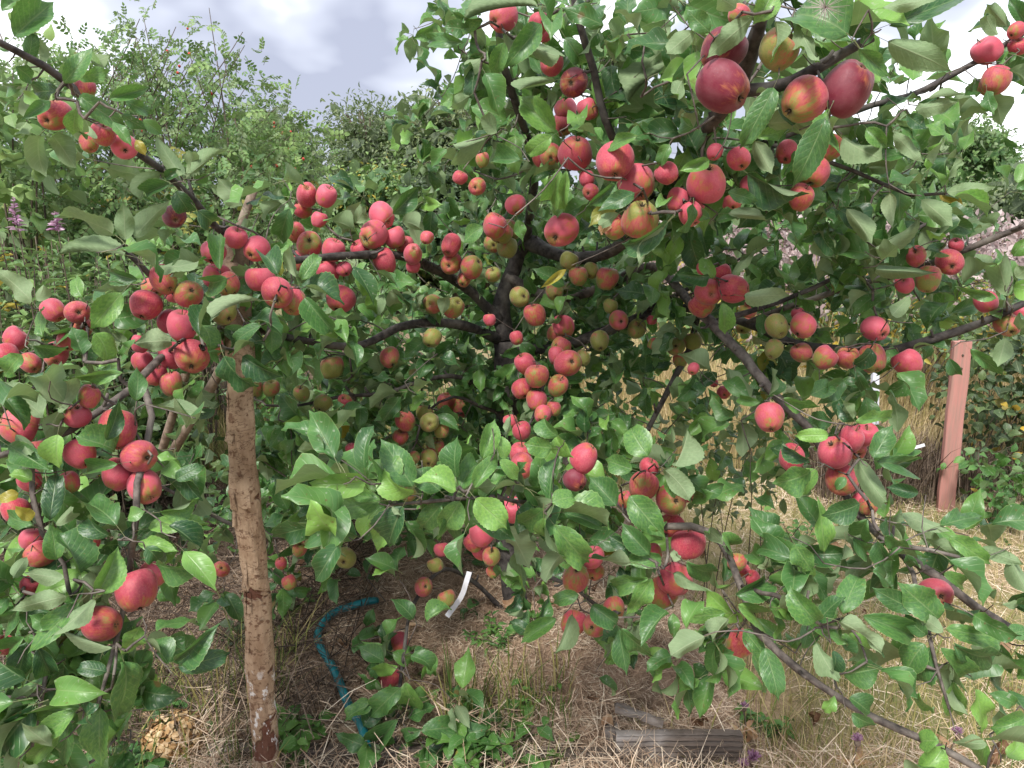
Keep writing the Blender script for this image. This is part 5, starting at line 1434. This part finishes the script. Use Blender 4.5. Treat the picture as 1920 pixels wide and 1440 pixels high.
# the shaded far side of the crown
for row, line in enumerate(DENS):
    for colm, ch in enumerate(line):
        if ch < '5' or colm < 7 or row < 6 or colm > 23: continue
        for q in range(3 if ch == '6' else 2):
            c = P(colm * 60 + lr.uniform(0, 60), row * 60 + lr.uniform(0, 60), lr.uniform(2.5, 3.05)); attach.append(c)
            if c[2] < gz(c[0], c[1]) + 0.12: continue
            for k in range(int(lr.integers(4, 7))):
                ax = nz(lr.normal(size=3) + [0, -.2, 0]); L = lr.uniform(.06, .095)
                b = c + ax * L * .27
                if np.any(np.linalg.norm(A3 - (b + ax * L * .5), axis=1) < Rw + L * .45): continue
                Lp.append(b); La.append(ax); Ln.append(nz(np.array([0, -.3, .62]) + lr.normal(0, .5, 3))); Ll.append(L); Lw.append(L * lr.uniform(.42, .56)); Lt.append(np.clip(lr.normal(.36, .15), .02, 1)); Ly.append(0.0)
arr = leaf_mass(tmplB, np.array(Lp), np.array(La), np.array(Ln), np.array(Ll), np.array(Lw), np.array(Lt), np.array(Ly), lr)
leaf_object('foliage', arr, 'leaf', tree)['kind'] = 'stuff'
print('hand leaves', n_leaf, 'loose leaves', len(Lp), 'apples', len(rowsA))

# ---- twigs: every fruit stalk and leaf stalk is joined to the nearest wood
att = np.array(attach); N = len(att); W0 = limb_pts
best = np.full(N, 1e9); par = np.full(N, -1); parp = np.zeros((N, 3))
for s in range(0, N, 200):
    dd = np.linalg.norm(att[s:s + 200, None] - W0[None], axis=2); k = dd.argmin(1)
    best[s:s + 200] = dd[np.arange(len(k)), k]; parp[s:s + 200] = W0[k]
done = np.zeros(N, bool); order = []; kids = np.zeros(N)
for it in range(N):
    b = np.where(done, 1e9, best); i = int(b.argmin()); done[i] = True; order.append(i)
    dd = np.linalg.norm(att - att[i], axis=1) * 1.15 + 0.01
    m = (~done) & (dd < best); best[m] = dd[m]; par[m] = i; parp[m] = att[i]
for i in reversed(order):
    kids[i] += 1
    if par[i] >= 0: kids[par[i]] += kids[i]
tw = MB()
for i in range(N):
    r0 = min(0.0034, 0.0011 * kids[i] ** 0.40); a, b = parp[i], att[i]; ln = np.linalg.norm(b - a)
    if ln < 0.004: continue
    mid = (a + b) / 2 + lr.normal(0, 0.07, 3) * ln + np.array([0, 0, -0.05 * ln])
    pl, _ = resample(np.array([a, mid, b]), np.ones(3), 0.02)
    x_, y_, d_ = PX(pl)
    for k in range(1, len(pl) - 1):                      # wood runs behind the fruit, not across it
        q = (AX - x_[k]) ** 2 + (AY - y_[k]) ** 2
        for j in np.where((q < (AP * 1.05) ** 2) & (d_[k] < AD + Rw * .5))[0]:
            if d_[k] > AD[j] - 0.35: pl[k] = P(x_[k], y_[k], AD[j] + Rw[j] * 1.0); d_[k] = AD[j] + Rw[j]
    if len(pl) > 4: pl[1:-1] = (pl[:-2] + 2 * pl[1:-1] + pl[2:]) / 4
    tw.tube(pl, np.linspace(r0 * 1.15, r0 * 0.85, len(pl)), 4 if r0 < .002 else 5, 0.5, None, False)
tw.build('twigs', M['bark_young'], tree)['kind'] = 'stuff'
# ------------------------------------------------------------------ stakes, canes, posts
def rot_to(v):
    v = nz(v); q = Vector(v).to_track_quat('Z', 'Y'); return np.array(q.to_matrix())
def thing(name, loc, label, cat, group=None):
    return tag(empty(name, loc), label, cat, group)
def plates(mb, c, n, s, r):
    """a small curled plate standing off a surface"""
    u = nz(np.cross(n, [0, 0, 1.0])); v = np.cross(n, u)
    g = []
    for i, a in enumerate((-1, 0, 1)):
        for b in (-1, 0, 1):
            g.append(c + u * a * s[0] + v * b * s[1] + n * (0.002 + (s[2] if b == 1 else 0.0) * (0.5 + 0.5 * a * r.uniform(-1, 1)) - abs(a) * s[0] * .25) + r.normal(0, s[0] * .15, 3))
    g = np.array(g); V = np.vstack([g, g - n * 0.0025])
    Q = []
    for i in range(2):
        for j in range(2):
            k = i * 3 + j; Q += [(k, k + 1, k + 4, k + 3), (k + 9, k + 12, k + 13, k + 10)]
    mb.add(V, Q)
s1 = P(452, 452, 1.675); s0 = P(487, 1440, 1.972); s0 = s0 + (s0 - s1) * 0.14
st = thing('bark_stake', (s0[0], s0[1], s0[2]), 'thick upright stake with tan peeling bark standing before the dead twigs', 'stake')
t = np.linspace(0, 1, 60)[:, None]
ctr = s0 * (1 - t) + s1 * t + np.stack([0.016 * np.sin(t[:, 0] * 5.0 + .6) + .004 * np.sin(t[:, 0] * 17), 0 * t[:, 0], 0 * t[:, 0]], -1)
rr = 0.0345 * (1 - t[:, 0]) + 0.0290 * t[:, 0]
rr = rr * (1 + 0.05 * np.sin(t[:, 0] * 23) + 0.04 * np.sin(t[:, 0] * 61 + 1))
mb = MB(); mb.tube(ctr, rr, 22, 0, None, False, 0.035, 5); mb.build('shaft', M['stake'], st)
mb = MB(); mb.tube([ctr[-1] - [0, 0, .004], ctr[-1] + [0, 0, .006]], [rr[-1] * .98, rr[-1] * .93], 18, 0); mb.build('cut_top', M['cut_wood'], st)
fr = np.random.default_rng(17)
for k in range(22):
    i = int(fr.integers(4, 48)); a = fr.uniform(-2.6, -0.5); n_ = np.array([math.cos(a), math.sin(a), 0])
    mb = MB(); plates(mb, ctr[i] + n_ * rr[i] * 1.0, n_, (fr.uniform(.006, .015), fr.uniform(.012, .04), fr.uniform(.002, .010)), fr)
    mb.build('bark_flake', M['stake'], st)
def pole(name, pts, rad, mat, label, cat, group=None, part='shaft', sides=9):
    p = [np.asarray(q, float) for q in pts]
    root = thing(name, p[0], label, cat, group)
    mb = MB(); mb.tube(p, rad, sides, 0.5, 0.06, True, 0.05, int(abs(p[0][0]) * 100)); mb.build(part, M[mat], root)
    nodes = MB(); k = np.random.default_rng(int(abs(p[0][0]) * 999))
    for q in range(4):
        t_ = k.uniform(.15, .95); c = p[0] * (1 - t_) + p[-1] * t_; dv = nz(k.normal(size=3))
        nodes.tube([c, c + dv * .012, c + dv * .020], [rad[0] * .6, rad[0] * .5, rad[0] * .3], 6)
    nodes.build('knot_stubs', M[mat], root)
    return root
g0 = P(300, 860, 2.35); g0[2] = float(gz(g0[0], g0[1])) - .05
pole('leaning_stick', [P(288, 900, 2.25), P(352, 690, 2.02), P(420, 505, 1.98), P(476, 355, 1.94)], [.012, .0115, .011, .011], 'cane', 'brown sawn stick leaning up past the stake top', 'stick')
pole('support_cane', [P(318, 858, 2.0), P(346, 810, 1.95), P(418, 688, 1.84), P(440, 650, 1.82)], [.0125, .0125, .012, .012], 'cane', 'pale brown cane slanting up behind the bark stake', 'cane')
def board_post(name, foot, top, w, th, mat, label, cat, twist=0.0, group=None):
    foot = np.asarray(foot, float); top = np.asarray(top, float)
    root = thing(name, foot, label, cat, group)
    ax = nz(top - foot); s = nz(np.cross(ax, [math.sin(twist), math.cos(twist), 0])); f = np.cross(s, ax)
    n_ = 12; V = []; r = np.random.default_rng(int(w * 1e4))
    b = 0.08
    ring = [(-1 + b, -1), (1 - b, -1), (1, -1 + b * 2), (1, 1 - b * 2), (1 - b, 1), (-1 + b, 1), (-1, 1 - b * 2), (-1, -1 + b * 2)]
    for i in range(n_):
        c = foot + (top - foot) * i / (n_ - 1) + s * r.normal(0, w * .012)
        for (a, q) in ring: V.append(c + s * a * w / 2 * (1 + r.normal(0, .012)) + f * q * th / 2)
    Q = [(i * 8 + j, i * 8 + (j + 1) % 8, (i + 1) * 8 + (j + 1) % 8, (i + 1) * 8 + j) for i in range(n_ - 1) for j in range(8)]
    k = (n_ - 1) * 8; Q += [(k, k + 1, k + 2, k + 3), (k + 3, k + 4, k + 7, k), (k + 4, k + 5, k + 6, k + 7)]
    mb = MB(); mb.add(V, Q); mb.build('plank', M[mat], root, smooth=False)
    if w < .05: return root
    nl = MB()
    for z in (.86, .93): 
        c = foot + (top - foot) * z - f * th * .5
        nl.tube([c, c - f * .004], [.006, .005], 8)
    nl.build('nail_heads', M['stem_far'], root)
    return root
def stand(px, py_top, py_foot, d, dx=0):
    a = P(px, py_foot, d); a[2] = float(gz(a[0], a[1])) - .05
    b = P(px + dx, py_top, d)
    return a, b
a = G(1772, 958); b = np.array([a[0] + 0.012, a[1] - 0.02, 0]); b[2] = P(1805, 640, PX(a)[2])[2]
dd = (640 - 720) / F; ray = RIGHT * ((1805 - 960) / F) + UP * (-dd) + FWD; tt = a[1] / ray[1]; b = CAM + ray * tt
board_post('pink_post', a - [0, 0, .06], b, 0.078, 0.035, 'pink_paint', 'upright plank painted salmon pink at the edge of the dry bank', 'post', 0.15)
a2 = a + [0.085, 0.13, -0.05]; b2 = b + [0.055, 0.13, -0.02]
board_post('worn_post', a2, b2, 0.06, 0.04, 'pink_worn', 'darker worn reddish batten just behind the salmon pink plank', 'post', -0.5)
a = G(1640, 905); ray = RIGHT * ((1641 - 960) / F) + UP * (-(690 - 720) / F) + FWD; b = CAM + ray * (a[1] / ray[1])
board_post('white_post', a - [0, 0, .05], b, 0.036, 0.03, 'white_paint', 'thin white painted stick seen beneath the long bare limb', 'post', 0.0)
a = G(1876, 1268); ray = RIGHT * ((1882 - 960) / F) + UP * (-(1196 - 720) / F) + FWD; b = CAM + ray * (a[1] / ray[1])
board_post('wooden_peg', a - [0, 0, .06], b, 0.034, 0.03, 'peg_wood', 'short brown wooden peg stuck in the lawn', 'peg', 0.3)

# ------------------------------------------------------------------ bed of ribbed deck boards
def ribbed_board(x0, x1, y, z0, z1, th, tilt, seed):
    """a decking plank on edge: grooves along its face"""
    r = np.random.default_rng(seed); prof = []
    ribs = 11
    for i in range(ribs):
        za, zb = z0 + (z1 - z0) * i / ribs, z0 + (z1 - z0) * (i + 1) / ribs; h = zb - za
        prof += [(0.0, za + h * .12), (0.0, za + h * .62), (0.008, za + h * .72), (0.008, zb)]
    prof += [(0.003, z1), (th, z1 - .002), (th, z0), (0.0, z0)]
    prof = np.array(prof); n = len(prof); xs = np.linspace(x0, x1, 24); V = []
    for x in xs:
        wob = 0.004 * math.sin(x * 9 + seed) + r.normal(0, .0006); end = 0.004 * r.uniform() if x in (x0, x1) else 0
        V.append(np.stack([np.full(n, x) + r.normal(0, .001, n), y + prof[:, 0] + wob + (prof[:, 1] - z0) * tilt, prof[:, 1] + .003 * math.sin(x * 6 + seed * 2) + r.normal(0, .0006, n)], -1))
    V = np.concatenate(V); Q = [(i * n + j, i * n + (j + 1) % n, (i + 1) * n + (j + 1) % n, (i + 1) * n + j) for i in range(len(xs) - 1) for j in range(n)]
    for e in (0, len(xs) - 1):
        k = e * n
        Q += [(k + 4 * i, k + 4 * i + 1, k + n - 2, k + n - 3) for i in range(0, ribs)]
    mb = MB(); mb.add(V, Q); return mb
bed = thing('raised_bed', (-.2, 1.775, 0), 'weathered ribbed deck boards edging the mulched bed', 'bed edging')
ribbed_board(-0.80, -0.20, 1.752, -0.02, 0.118, 0.026, 0.02, 1).build('board', M['deck'], bed, smooth=False)
ribbed_board(-0.195, 0.262, 1.757, -0.02, 0.105, 0.026, 0.03, 2).build('board', M['deck'], bed, smooth=False)
ribbed_board(0.27, 0.60, 1.745, -0.02, 0.160, 0.03, -0.01, 3).build('board', M['deck'], bed, smooth=False)
mb = MB(); mb.box((0.265, 1.80, 0.05), (0.04, 0.04, 0.2)); mb.build('corner_batten', M['deck'], bed, smooth=False)
mb = MB(); R = rot_to((0.2, 0.1, 1)); R = np.array(Matrix.Rotation(-0.35, 3, 'Z') @ Matrix.Rotation(0.12, 3, 'Y'))
r = np.random.default_rng(2); V = []
for i, x in enumerate(np.linspace(-.06, .06, 7)):
    for (yy, zz) in ((-.014, -.006), (.015, -.007), (.016, .003), (.008, .007), (-.008, .008), (-.016, .002)): V.append(np.array([x + r.normal(0, .004), yy + r.normal(0, .003), zz + r.normal(0, .002)]))
V = np.array(V) @ R.T + np.array([0.335, 1.80, 0.185]); Q = [(i * 6 + j, i * 6 + (j + 1) % 6, (i + 1) * 6 + (j + 1) % 6, (i + 1) * 6 + j) for i in range(6) for j in range(6)] + [(0, 3, 2, 1), (0, 5, 4, 3), (36, 37, 38, 39), (36, 39, 40, 41)]
mb.add(V, Q); o = mb.build('wood_offcut', M['deck'], None, smooth=False); tag(o, 'splintered grey wood offcut lying on the ribbed bed board', 'wood scrap')

# ------------------------------------------------------------------ hose
hp = [(705, 1116), (690, 1127), (662, 1136), (636, 1144), (612, 1160), (598, 1182), (596, 1200), (606, 1222), (622, 1248), (636, 1278), (648, 1308), (660, 1336)]
pts = [G(x, y, 0.030) for x, y in hp]
pts[0] = pts[0] - [0, 0, .02]
e = pts[-1]
pts += [np.array([e[0] + .03, 1.80, .165]), np.array([e[0] + .055, 1.742, .155]), np.array([e[0] + .07, 1.715, .08]), np.array([e[0] + .09, 1.70, .012]), np.array([e[0] + .2, 1.64, .012])]
mb = MB(); mb.tube(pts, np.full(len(pts), .0122), 12, 0, 0.015)
o = mb.build('garden_hose', M['hose']); tag(o, 'teal garden hose snaking over the straw mulch', 'hose')

# ------------------------------------------------------------------ plastic strips
def strip(name, pix, d, w, label):
    pts = np.array([P(x, y, d + k) for x, y, k in pix]); pts, _ = resample(pts, np.ones(len(pts)), .01)
    tan = nz(np.gradient(pts, axis=0)); s = nz(np.cross(tan, FWD)); n_ = np.cross(s, tan)
    V = np.concatenate([pts - s * w / 2, pts + s * w / 2, pts + s * w / 2 + n_ * .0015, pts - s * w / 2 + n_ * .0015]); k = len(pts)
    Q = [(a * k + i, b * k + i, b * k + i + 1, a * k + i + 1) for i in range(k - 1) for a, b in ((0, 1), (1, 2), (2, 3), (3, 0))] + [(0, 3 * k, 2 * k, k), (k - 1, 2 * k - 1, 3 * k - 1, 4 * k - 1)]
    mb = MB(); mb.add(V, Q); o = mb.build(name, M['white_plastic'], None, smooth=False); tag(o, label, 'plant tag'); return o
strip('plastic_strip', [(880, 1072, 0), (874, 1092, -.01), (864, 1120, -.005), (838, 1156, .0)], 2.25, 0.015, 'white plastic strip hanging beside the orange apple above the grass')
strip('plastic_tag', [(1708, 840, 0), (1720, 838, .01), (1734, 834, 0)], 3.3, 0.013, 'small white plastic scrap caught in the dry stalks')

# ------------------------------------------------------------------ dried flower head, thistles, weeds, berries
def small_leaf_cloud(mb_mat, name, root, pos, ax, nr, L, wf, tint, r, kind='stuff'):
    V, Q, co, ti, ye = leaf_mass(SMALL, pos, ax, nr, L, L * wf, tint, None, r)
    o = mobj(name, np_mesh(name, V, Q, M[mb_mat], True, {'tint': ti, 'leafco': co}), root); o['kind'] = kind
    return o
c = G(335, 1412); c = c + [0, 0, .05]
r = np.random.default_rng(23)
fh = thing('dried_flower_head', (c[0], c[1], float(gz(c[0], c[1]))), 'dried tan hydrangea flower head lying near the foot of the bark stake', 'flower head')
mb = MB(); mb.tube([c - [0, 0, .07], c - [0.01, 0, .02], c], [.004, .004, .006], 6); mb.build('stem', M['cane'], fh)
n = 520; dr = rand_dirs(n, r); dr[:, 2] = np.abs(dr[:, 2]) - .25; dr[:, 1] -= .15; dr = nz(dr)
pos = c + dr * np.array([.085, .075, .062]) * r.uniform(.82, 1.06, n)[:, None]
small_leaf_cloud('floret', 'florets', fh, pos, nz(np.cross(dr, rand_dirs(n, r))), dr + r.normal(0, .4, (n, 3)), r.uniform(.012, .021, n), .9, r.uniform(.1, 1, n), r)
def thistle(px, py, d, h_stem, label, s=1.0):
    tp = P(px, py, d); g = float(gz(tp[0], tp[1])); r = np.random.default_rng(int(px))
    root = thing('thistle', (tp[0], tp[1], g), label, 'thistle', 'thistles')
    b = np.array([tp[0] + r.normal(0, .03), tp[1] + r.normal(0, .02), g - .02])
    mb = MB(); mb.tube([b, (b + tp) / 2 + r.normal(0, .01, 3), tp - [0, 0, .01 * s]], [.003, .0025, .002], 5, .4); mb.build('stem', M['stem_far'], root)
    mb = MB(); mb.tube([tp - [0, 0, .016 * s], tp - [0, 0, .008 * s], tp, tp + [0, 0, .008 * s]], [.003 * s, .0085 * s, .009 * s, .0055 * s], 8, .6); mb.build('bulb', M['cane'], root)
    n = 90; dr = rand_dirs(n, r); dr[:, 2] = np.abs(dr[:, 2]) * 1.2 + .3; L = r.uniform(.012, .022, n) * s
    small_leaf_cloud('pink_petal', 'florets', root, np.tile(tp + [0, 0, .004 * s], (n, 1)), nz(dr), rand_dirs(n, r), L, .16, r.uniform(0, .8, n), r)
    k = 8; t = r.uniform(.1, .7, k); az = r.uniform(0, 6.28, k); L = r.uniform(.04, .08, k)
    small_leaf_cloud('weed_leaf', 'leaves', root, b + (tp - b) * t[:, None], np.stack([np.cos(az), np.sin(az), np.full(k, .4)], -1), np.tile([0, 0, 1.], (k, 1)), L, .3, r.uniform(.2, .6, k), r)
thistle(1412, 1425, 2.0, .2, 'mauve thistle flower in front of the ribbed board, larger of the close pair', 1.2)
thistle(1394, 1436, 1.98, .2, 'mauve thistle flower lower of the close pair by the ribbed board', 1.0)
thistle(1608, 1390, 2.0, .2, 'dusky purple thistle standing in the yellow grass under the drooping branch', 1.0)
thistle(1396, 1327, 2.2, .2, 'small purple thistle above the end of the ribbed board', .8)
thistle(1796, 1376, 2.05, .2, 'dry brown thistle head beneath the corner leaves', .9)
def weed(name, px, py, d, n_stem, n_leaf, spread, L0, label, cat, mat='weed_leaf', tmpls=None, wide=.6, seed=1, tint=(.3, .85), top=1.0):
    """a leafy plant growing from the ground: several stems, leaves in pairs along them"""
    r = np.random.default_rng(seed); tp = P(px, py, d); g = float(gz(tp[0], tp[1])); h = max(.06, tp[2] - g)
    root = thing(name, (tp[0], tp[1], g), label, cat)
    mb = MB(); pos, ax, nr, L = [], [], [], []
    for i in range(n_stem):
        b = np.array([tp[0] + r.normal(0, spread * .3), tp[1] + r.normal(0, spread * .3), g - .01]); e_ = np.array([tp[0] + r.normal(0, spread), tp[1] + r.normal(0, spread), g + h * r.uniform(.5, 1.0)])
        mb.tube([b, (b * .5 + e_ * .5) + r.normal(0, spread * .15, 3), e_], [.0025, .002, .0012], 4, .5, .05)
        k = n_leaf; t = np.linspace(.2, 1, k); az = np.arange(k) * 1.9 + r.uniform(0, 6)
        pos.append(b + (e_ - b) * t[:, None]); ax.append(np.stack([np.cos(az), np.sin(az), r.normal(.15, .3, k)], -1)); nr.append(np.tile([0, -.2, 1.], (k, 1)) + r.normal(0, .35, (k, 3))); L.append(L0 * r.uniform(.6, 1.25, k) * (1.15 - .4 * t))
    mb.build('stems', M['stem_far'], root)
    pos, ax, nr, L = map(np.concatenate, (pos, ax, nr, L))
    leaf_object('leaves', leaf_mass(tmpls or MEDIUM, pos, nz(ax), nr, L, L * wide, r.uniform(*tint, len(L)), None, r), mat, root)['kind'] = 'stuff'
    return root
weed('nettle_plant', 558, 1352, 2.05, 7, 9, .06, .06, 'light green nettle growing over the bed board near the stake', 'nettle', seed=1, tint=(.5, 1))
weed('nettle_plant', 590, 1395, 1.98, 6, 8, .06, .05, 'clump of nettle leaves low beside the hose end', 'nettle', seed=2)
weed('balm_plant', 870, 1340, 2.05, 12, 10, .09, .065, 'bushy green weed between the low shoot and the grass tuft', 'weed', seed=3, tint=(.3, .8))
weed('balm_plant', 960, 1395, 1.98, 14, 10, .11, .07, 'leafy green weed spreading in front of the bed boards', 'weed', seed=4, tint=(.3, .8))
weed('feathery_weed', 925, 1175, 2.35, 6, 12, .05, .04, 'feathery green weed on the bare patch behind the mulch heap', 'weed', wide=.28, seed=5, tint=(.4, .9))
weed('feathery_weed', 940, 1225, 2.25, 5, 10, .04, .035, 'second feathery weed just below the first one near the heap', 'weed', wide=.28, seed=6, tint=(.3, .8))
weed('creeping_weed', 990, 1200, 2.3, 4, 7, .04, .045, 'bright green seedling at the top of the mulch heap', 'weed', seed=7, tint=(.6, 1))
weed('creeping_weed', 1000, 1268, 2.12, 3, 6, .03, .03, 'tiny lime green seedling in the middle of the mulch', 'weed', seed=8, tint=(.7, 1))
weed('mugwort_plant', 1330, 1190, 2.5, 7, 12, .07, .055, 'grey green mugwort behind the end of the mulch heap', 'weed', wide=.35, seed=9, tint=(.2, .6), mat='grey_leaf')
weed('mugwort_plant', 1425, 1310, 2.3, 5, 10, .05, .05, 'pale green weed among the dry stalks beyond the board end', 'weed', wide=.35, seed=10, tint=(.4, .9))
weed('bramble_seedling', 305, 1330, 2.1, 6, 6, .06, .07, 'dark bramble seedling with broad leaves beside the dried flower head', 'bramble', seed=11, tint=(.1, .5))
weed('bramble_seedling', 200, 1395, 2.0, 7, 6, .09, .075, 'low bramble growth under the hanging branch leaves', 'bramble', seed=12, tint=(.05, .45))
weed('bramble_seedling', 235, 1425, 1.95, 6, 6, .07, .07, 'bramble leaves in the corner below the hanging branch', 'bramble', seed=13, tint=(.1, .5))
weed('nettle_plant', 445, 1105, 2.4, 4, 7, .05, .045, 'blue green weed poking out of the twigs beside the stake', 'weed', seed=14, tint=(.2, .6), mat='grey_leaf')
weed('dock_plant', 530, 1135, 2.5, 5, 5, .05, .05, 'small green weed at the stake side of the mulch', 'weed', seed=15)
weed('nettle_plant', 1500, 985, 3.2, 8, 9, .10, .05, 'green weed clump on the lawn below the end bunch', 'weed', seed=16, tint=(.5, 1))
weed('nettle_plant', 1460, 960, 3.5, 7, 9, .10, .05, 'yellow green weed clump further back on the lawn', 'weed', seed=18, tint=(.5, 1))
# blackberries on the bramble seedling
def berry(px, py, d, label):
    c = P(px, py, d); r = np.random.default_rng(int(px)); root = thing('blackberry', c, label, 'blackberry', 'ripe blackberries')
    mb = MB(); sv_, sq_ = tube_arrays([(0, 0, -1), (0, 0, -.6), (0, 0, 0), (0, 0, .6), (0, 0, 1)], [.1, .8, 1, .8, .1], 6)
    for v in rand_dirs(34, r): mb.add(sv_ * .0032 + c + v * [.008, .008, .009], sq_)
    mb.build('drupelets', M['berry'], root)['kind'] = 'stuff'
    mb = MB(); mb.tube([c + [0, 0, .008], c + [.004, .006, .03]], [.0012, .001], 4); mb.build('stalk', M['stem_far'], root)
berry(318, 1312, 2.05, 'ripe black bramble berry beside the dry stalks near the flower head')
berry(241, 1412, 1.95, 'dark bramble berry low under the hanging branch')
# brambles and undergrowth behind
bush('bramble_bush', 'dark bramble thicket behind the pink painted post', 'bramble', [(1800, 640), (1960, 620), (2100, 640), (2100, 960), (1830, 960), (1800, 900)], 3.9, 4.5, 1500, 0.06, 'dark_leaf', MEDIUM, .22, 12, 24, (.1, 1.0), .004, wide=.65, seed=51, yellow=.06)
bush('green_bramble', 'lighter leafy bramble sprigs at the foot of the dark thicket', 'bramble', [(1830, 850), (1960, 830), (2000, 1010), (1820, 1010)], 3.5, 3.9, 260, 0.055, 'weed_leaf', MEDIUM, .2, 10, 10, (.2, .7), .003, wide=.65, seed=52)
bush('ragwort_clump', 'dull olive weeds with yellowing leaves above the bramble thicket', 'weeds', [(1640, 560), (1960, 540), (1960, 680), (1640, 660)], 4.6, 5.2, 1300, 0.06, 'shrub_leaf', SMALL, .28, 14, 24, (.2, .9), .005, wide=.35, seed=53, yellow=.3)
bush('bramble_bush', 'green bramble undergrowth seen just past the bark stake', 'bramble', [(470, 760), (620, 770), (640, 900), (520, 960), (470, 930)], 2.9, 3.4, 420, 0.045, 'weed_leaf', MEDIUM, .18, 12, 12, (.2, .8), .003, wide=.65, seed=54)
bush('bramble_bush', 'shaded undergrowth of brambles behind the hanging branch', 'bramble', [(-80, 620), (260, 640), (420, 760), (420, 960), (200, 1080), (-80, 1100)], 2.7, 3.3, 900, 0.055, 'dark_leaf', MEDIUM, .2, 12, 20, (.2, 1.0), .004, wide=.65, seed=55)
bush('pale_sapling', 'spindly grey green sapling growing beneath the crossing branch', 'sapling', [(1260, 700), (1420, 690), (1500, 800), (1470, 960), (1340, 960), (1270, 860)], 2.6, 3.0, 380, 0.045, 'grey_leaf', MEDIUM, .14, 9, 6, (.3, 1.0), .0025, wide=.5, seed=56)
bush('bramble_tangle', 'tangled green undergrowth behind the main trunk', 'bramble', [(560, 540), (1240, 560), (1260, 760), (1000, 860), (640, 860)], 3.3, 4.0, 1500, 0.055, 'shrub_leaf', MEDIUM, .24, 12, 26, (.1, .8), .004, wide=.6, seed=57)
# dead curled leaves on the mulch and the bed front
r = np.random.default_rng(61); n = 230
x = np.concatenate([r.normal(.25, .3, 130), r.uniform(-1.2, 1.6, 100)]); y = np.concatenate([r.uniform(1.60, 1.80, 130), r.uniform(1.7, 3.2, 100)])
L = r.uniform(.02, .055, n)
V, Q, co, ti, ye = leaf_mass([leaf_tmpl(7, s, 2.0, .9, .15, False, 0, (-1, 0, 1)) for s in range(4)], on_ground(x, y, r.uniform(.015, .05, n)), nz(rand_dirs(n, r) * [1, 1, .4]), rand_dirs(n, r) + [0, 0, .7], L, L * .7, r.uniform(0, 1, n), None, r)
stuff('fallen_leaves', V, Q, ti, 'dry_leaf', 'curled dead leaves scattered over the mulch and bed front', 'dead leaves')
# debris heaped against the board fronts
n = 12000
x = r.uniform(-.85, 1.2, n); y = r.uniform(1.60, 1.80, n)
V, Q, T = straw_strips(n, on_ground(x, y, r.uniform(0, .17, n) * r.uniform(0.1, 1, n)), r.uniform(.03, .16, n), r.uniform(.0012, .0026, n), r.beta(2.2, 2, n), .6, r)
stuff('board_litter', V, Q, T, 'straw', 'broken dry stalks piled against the ribbed boards', 'straw')

# a thistledown seed resting on the broad top leaf
c = P(1548, 14, 1.035); r = np.random.default_rng(71)
sd_ = thing('seed_tuft', c, 'white thistledown tuft caught on the broad leaf at the top', 'seed tuft')
mb = MB()
for v in rand_dirs(46, r):
    v = nz(v * [1, .35, 1]); mb.tube([c, c + v * r.uniform(.012, .034)], [.00035, .0002], 3, 1.0)
mb.build('filaments', M['seed_fluff'], sd_)['kind'] = 'stuff'
mb = MB(); mb.tube([c - [0, 0, .001], c, c + [0, 0, .002]], [.0004, .0012, .0004], 6); mb.build('seed', M['stem_far'], sd_)
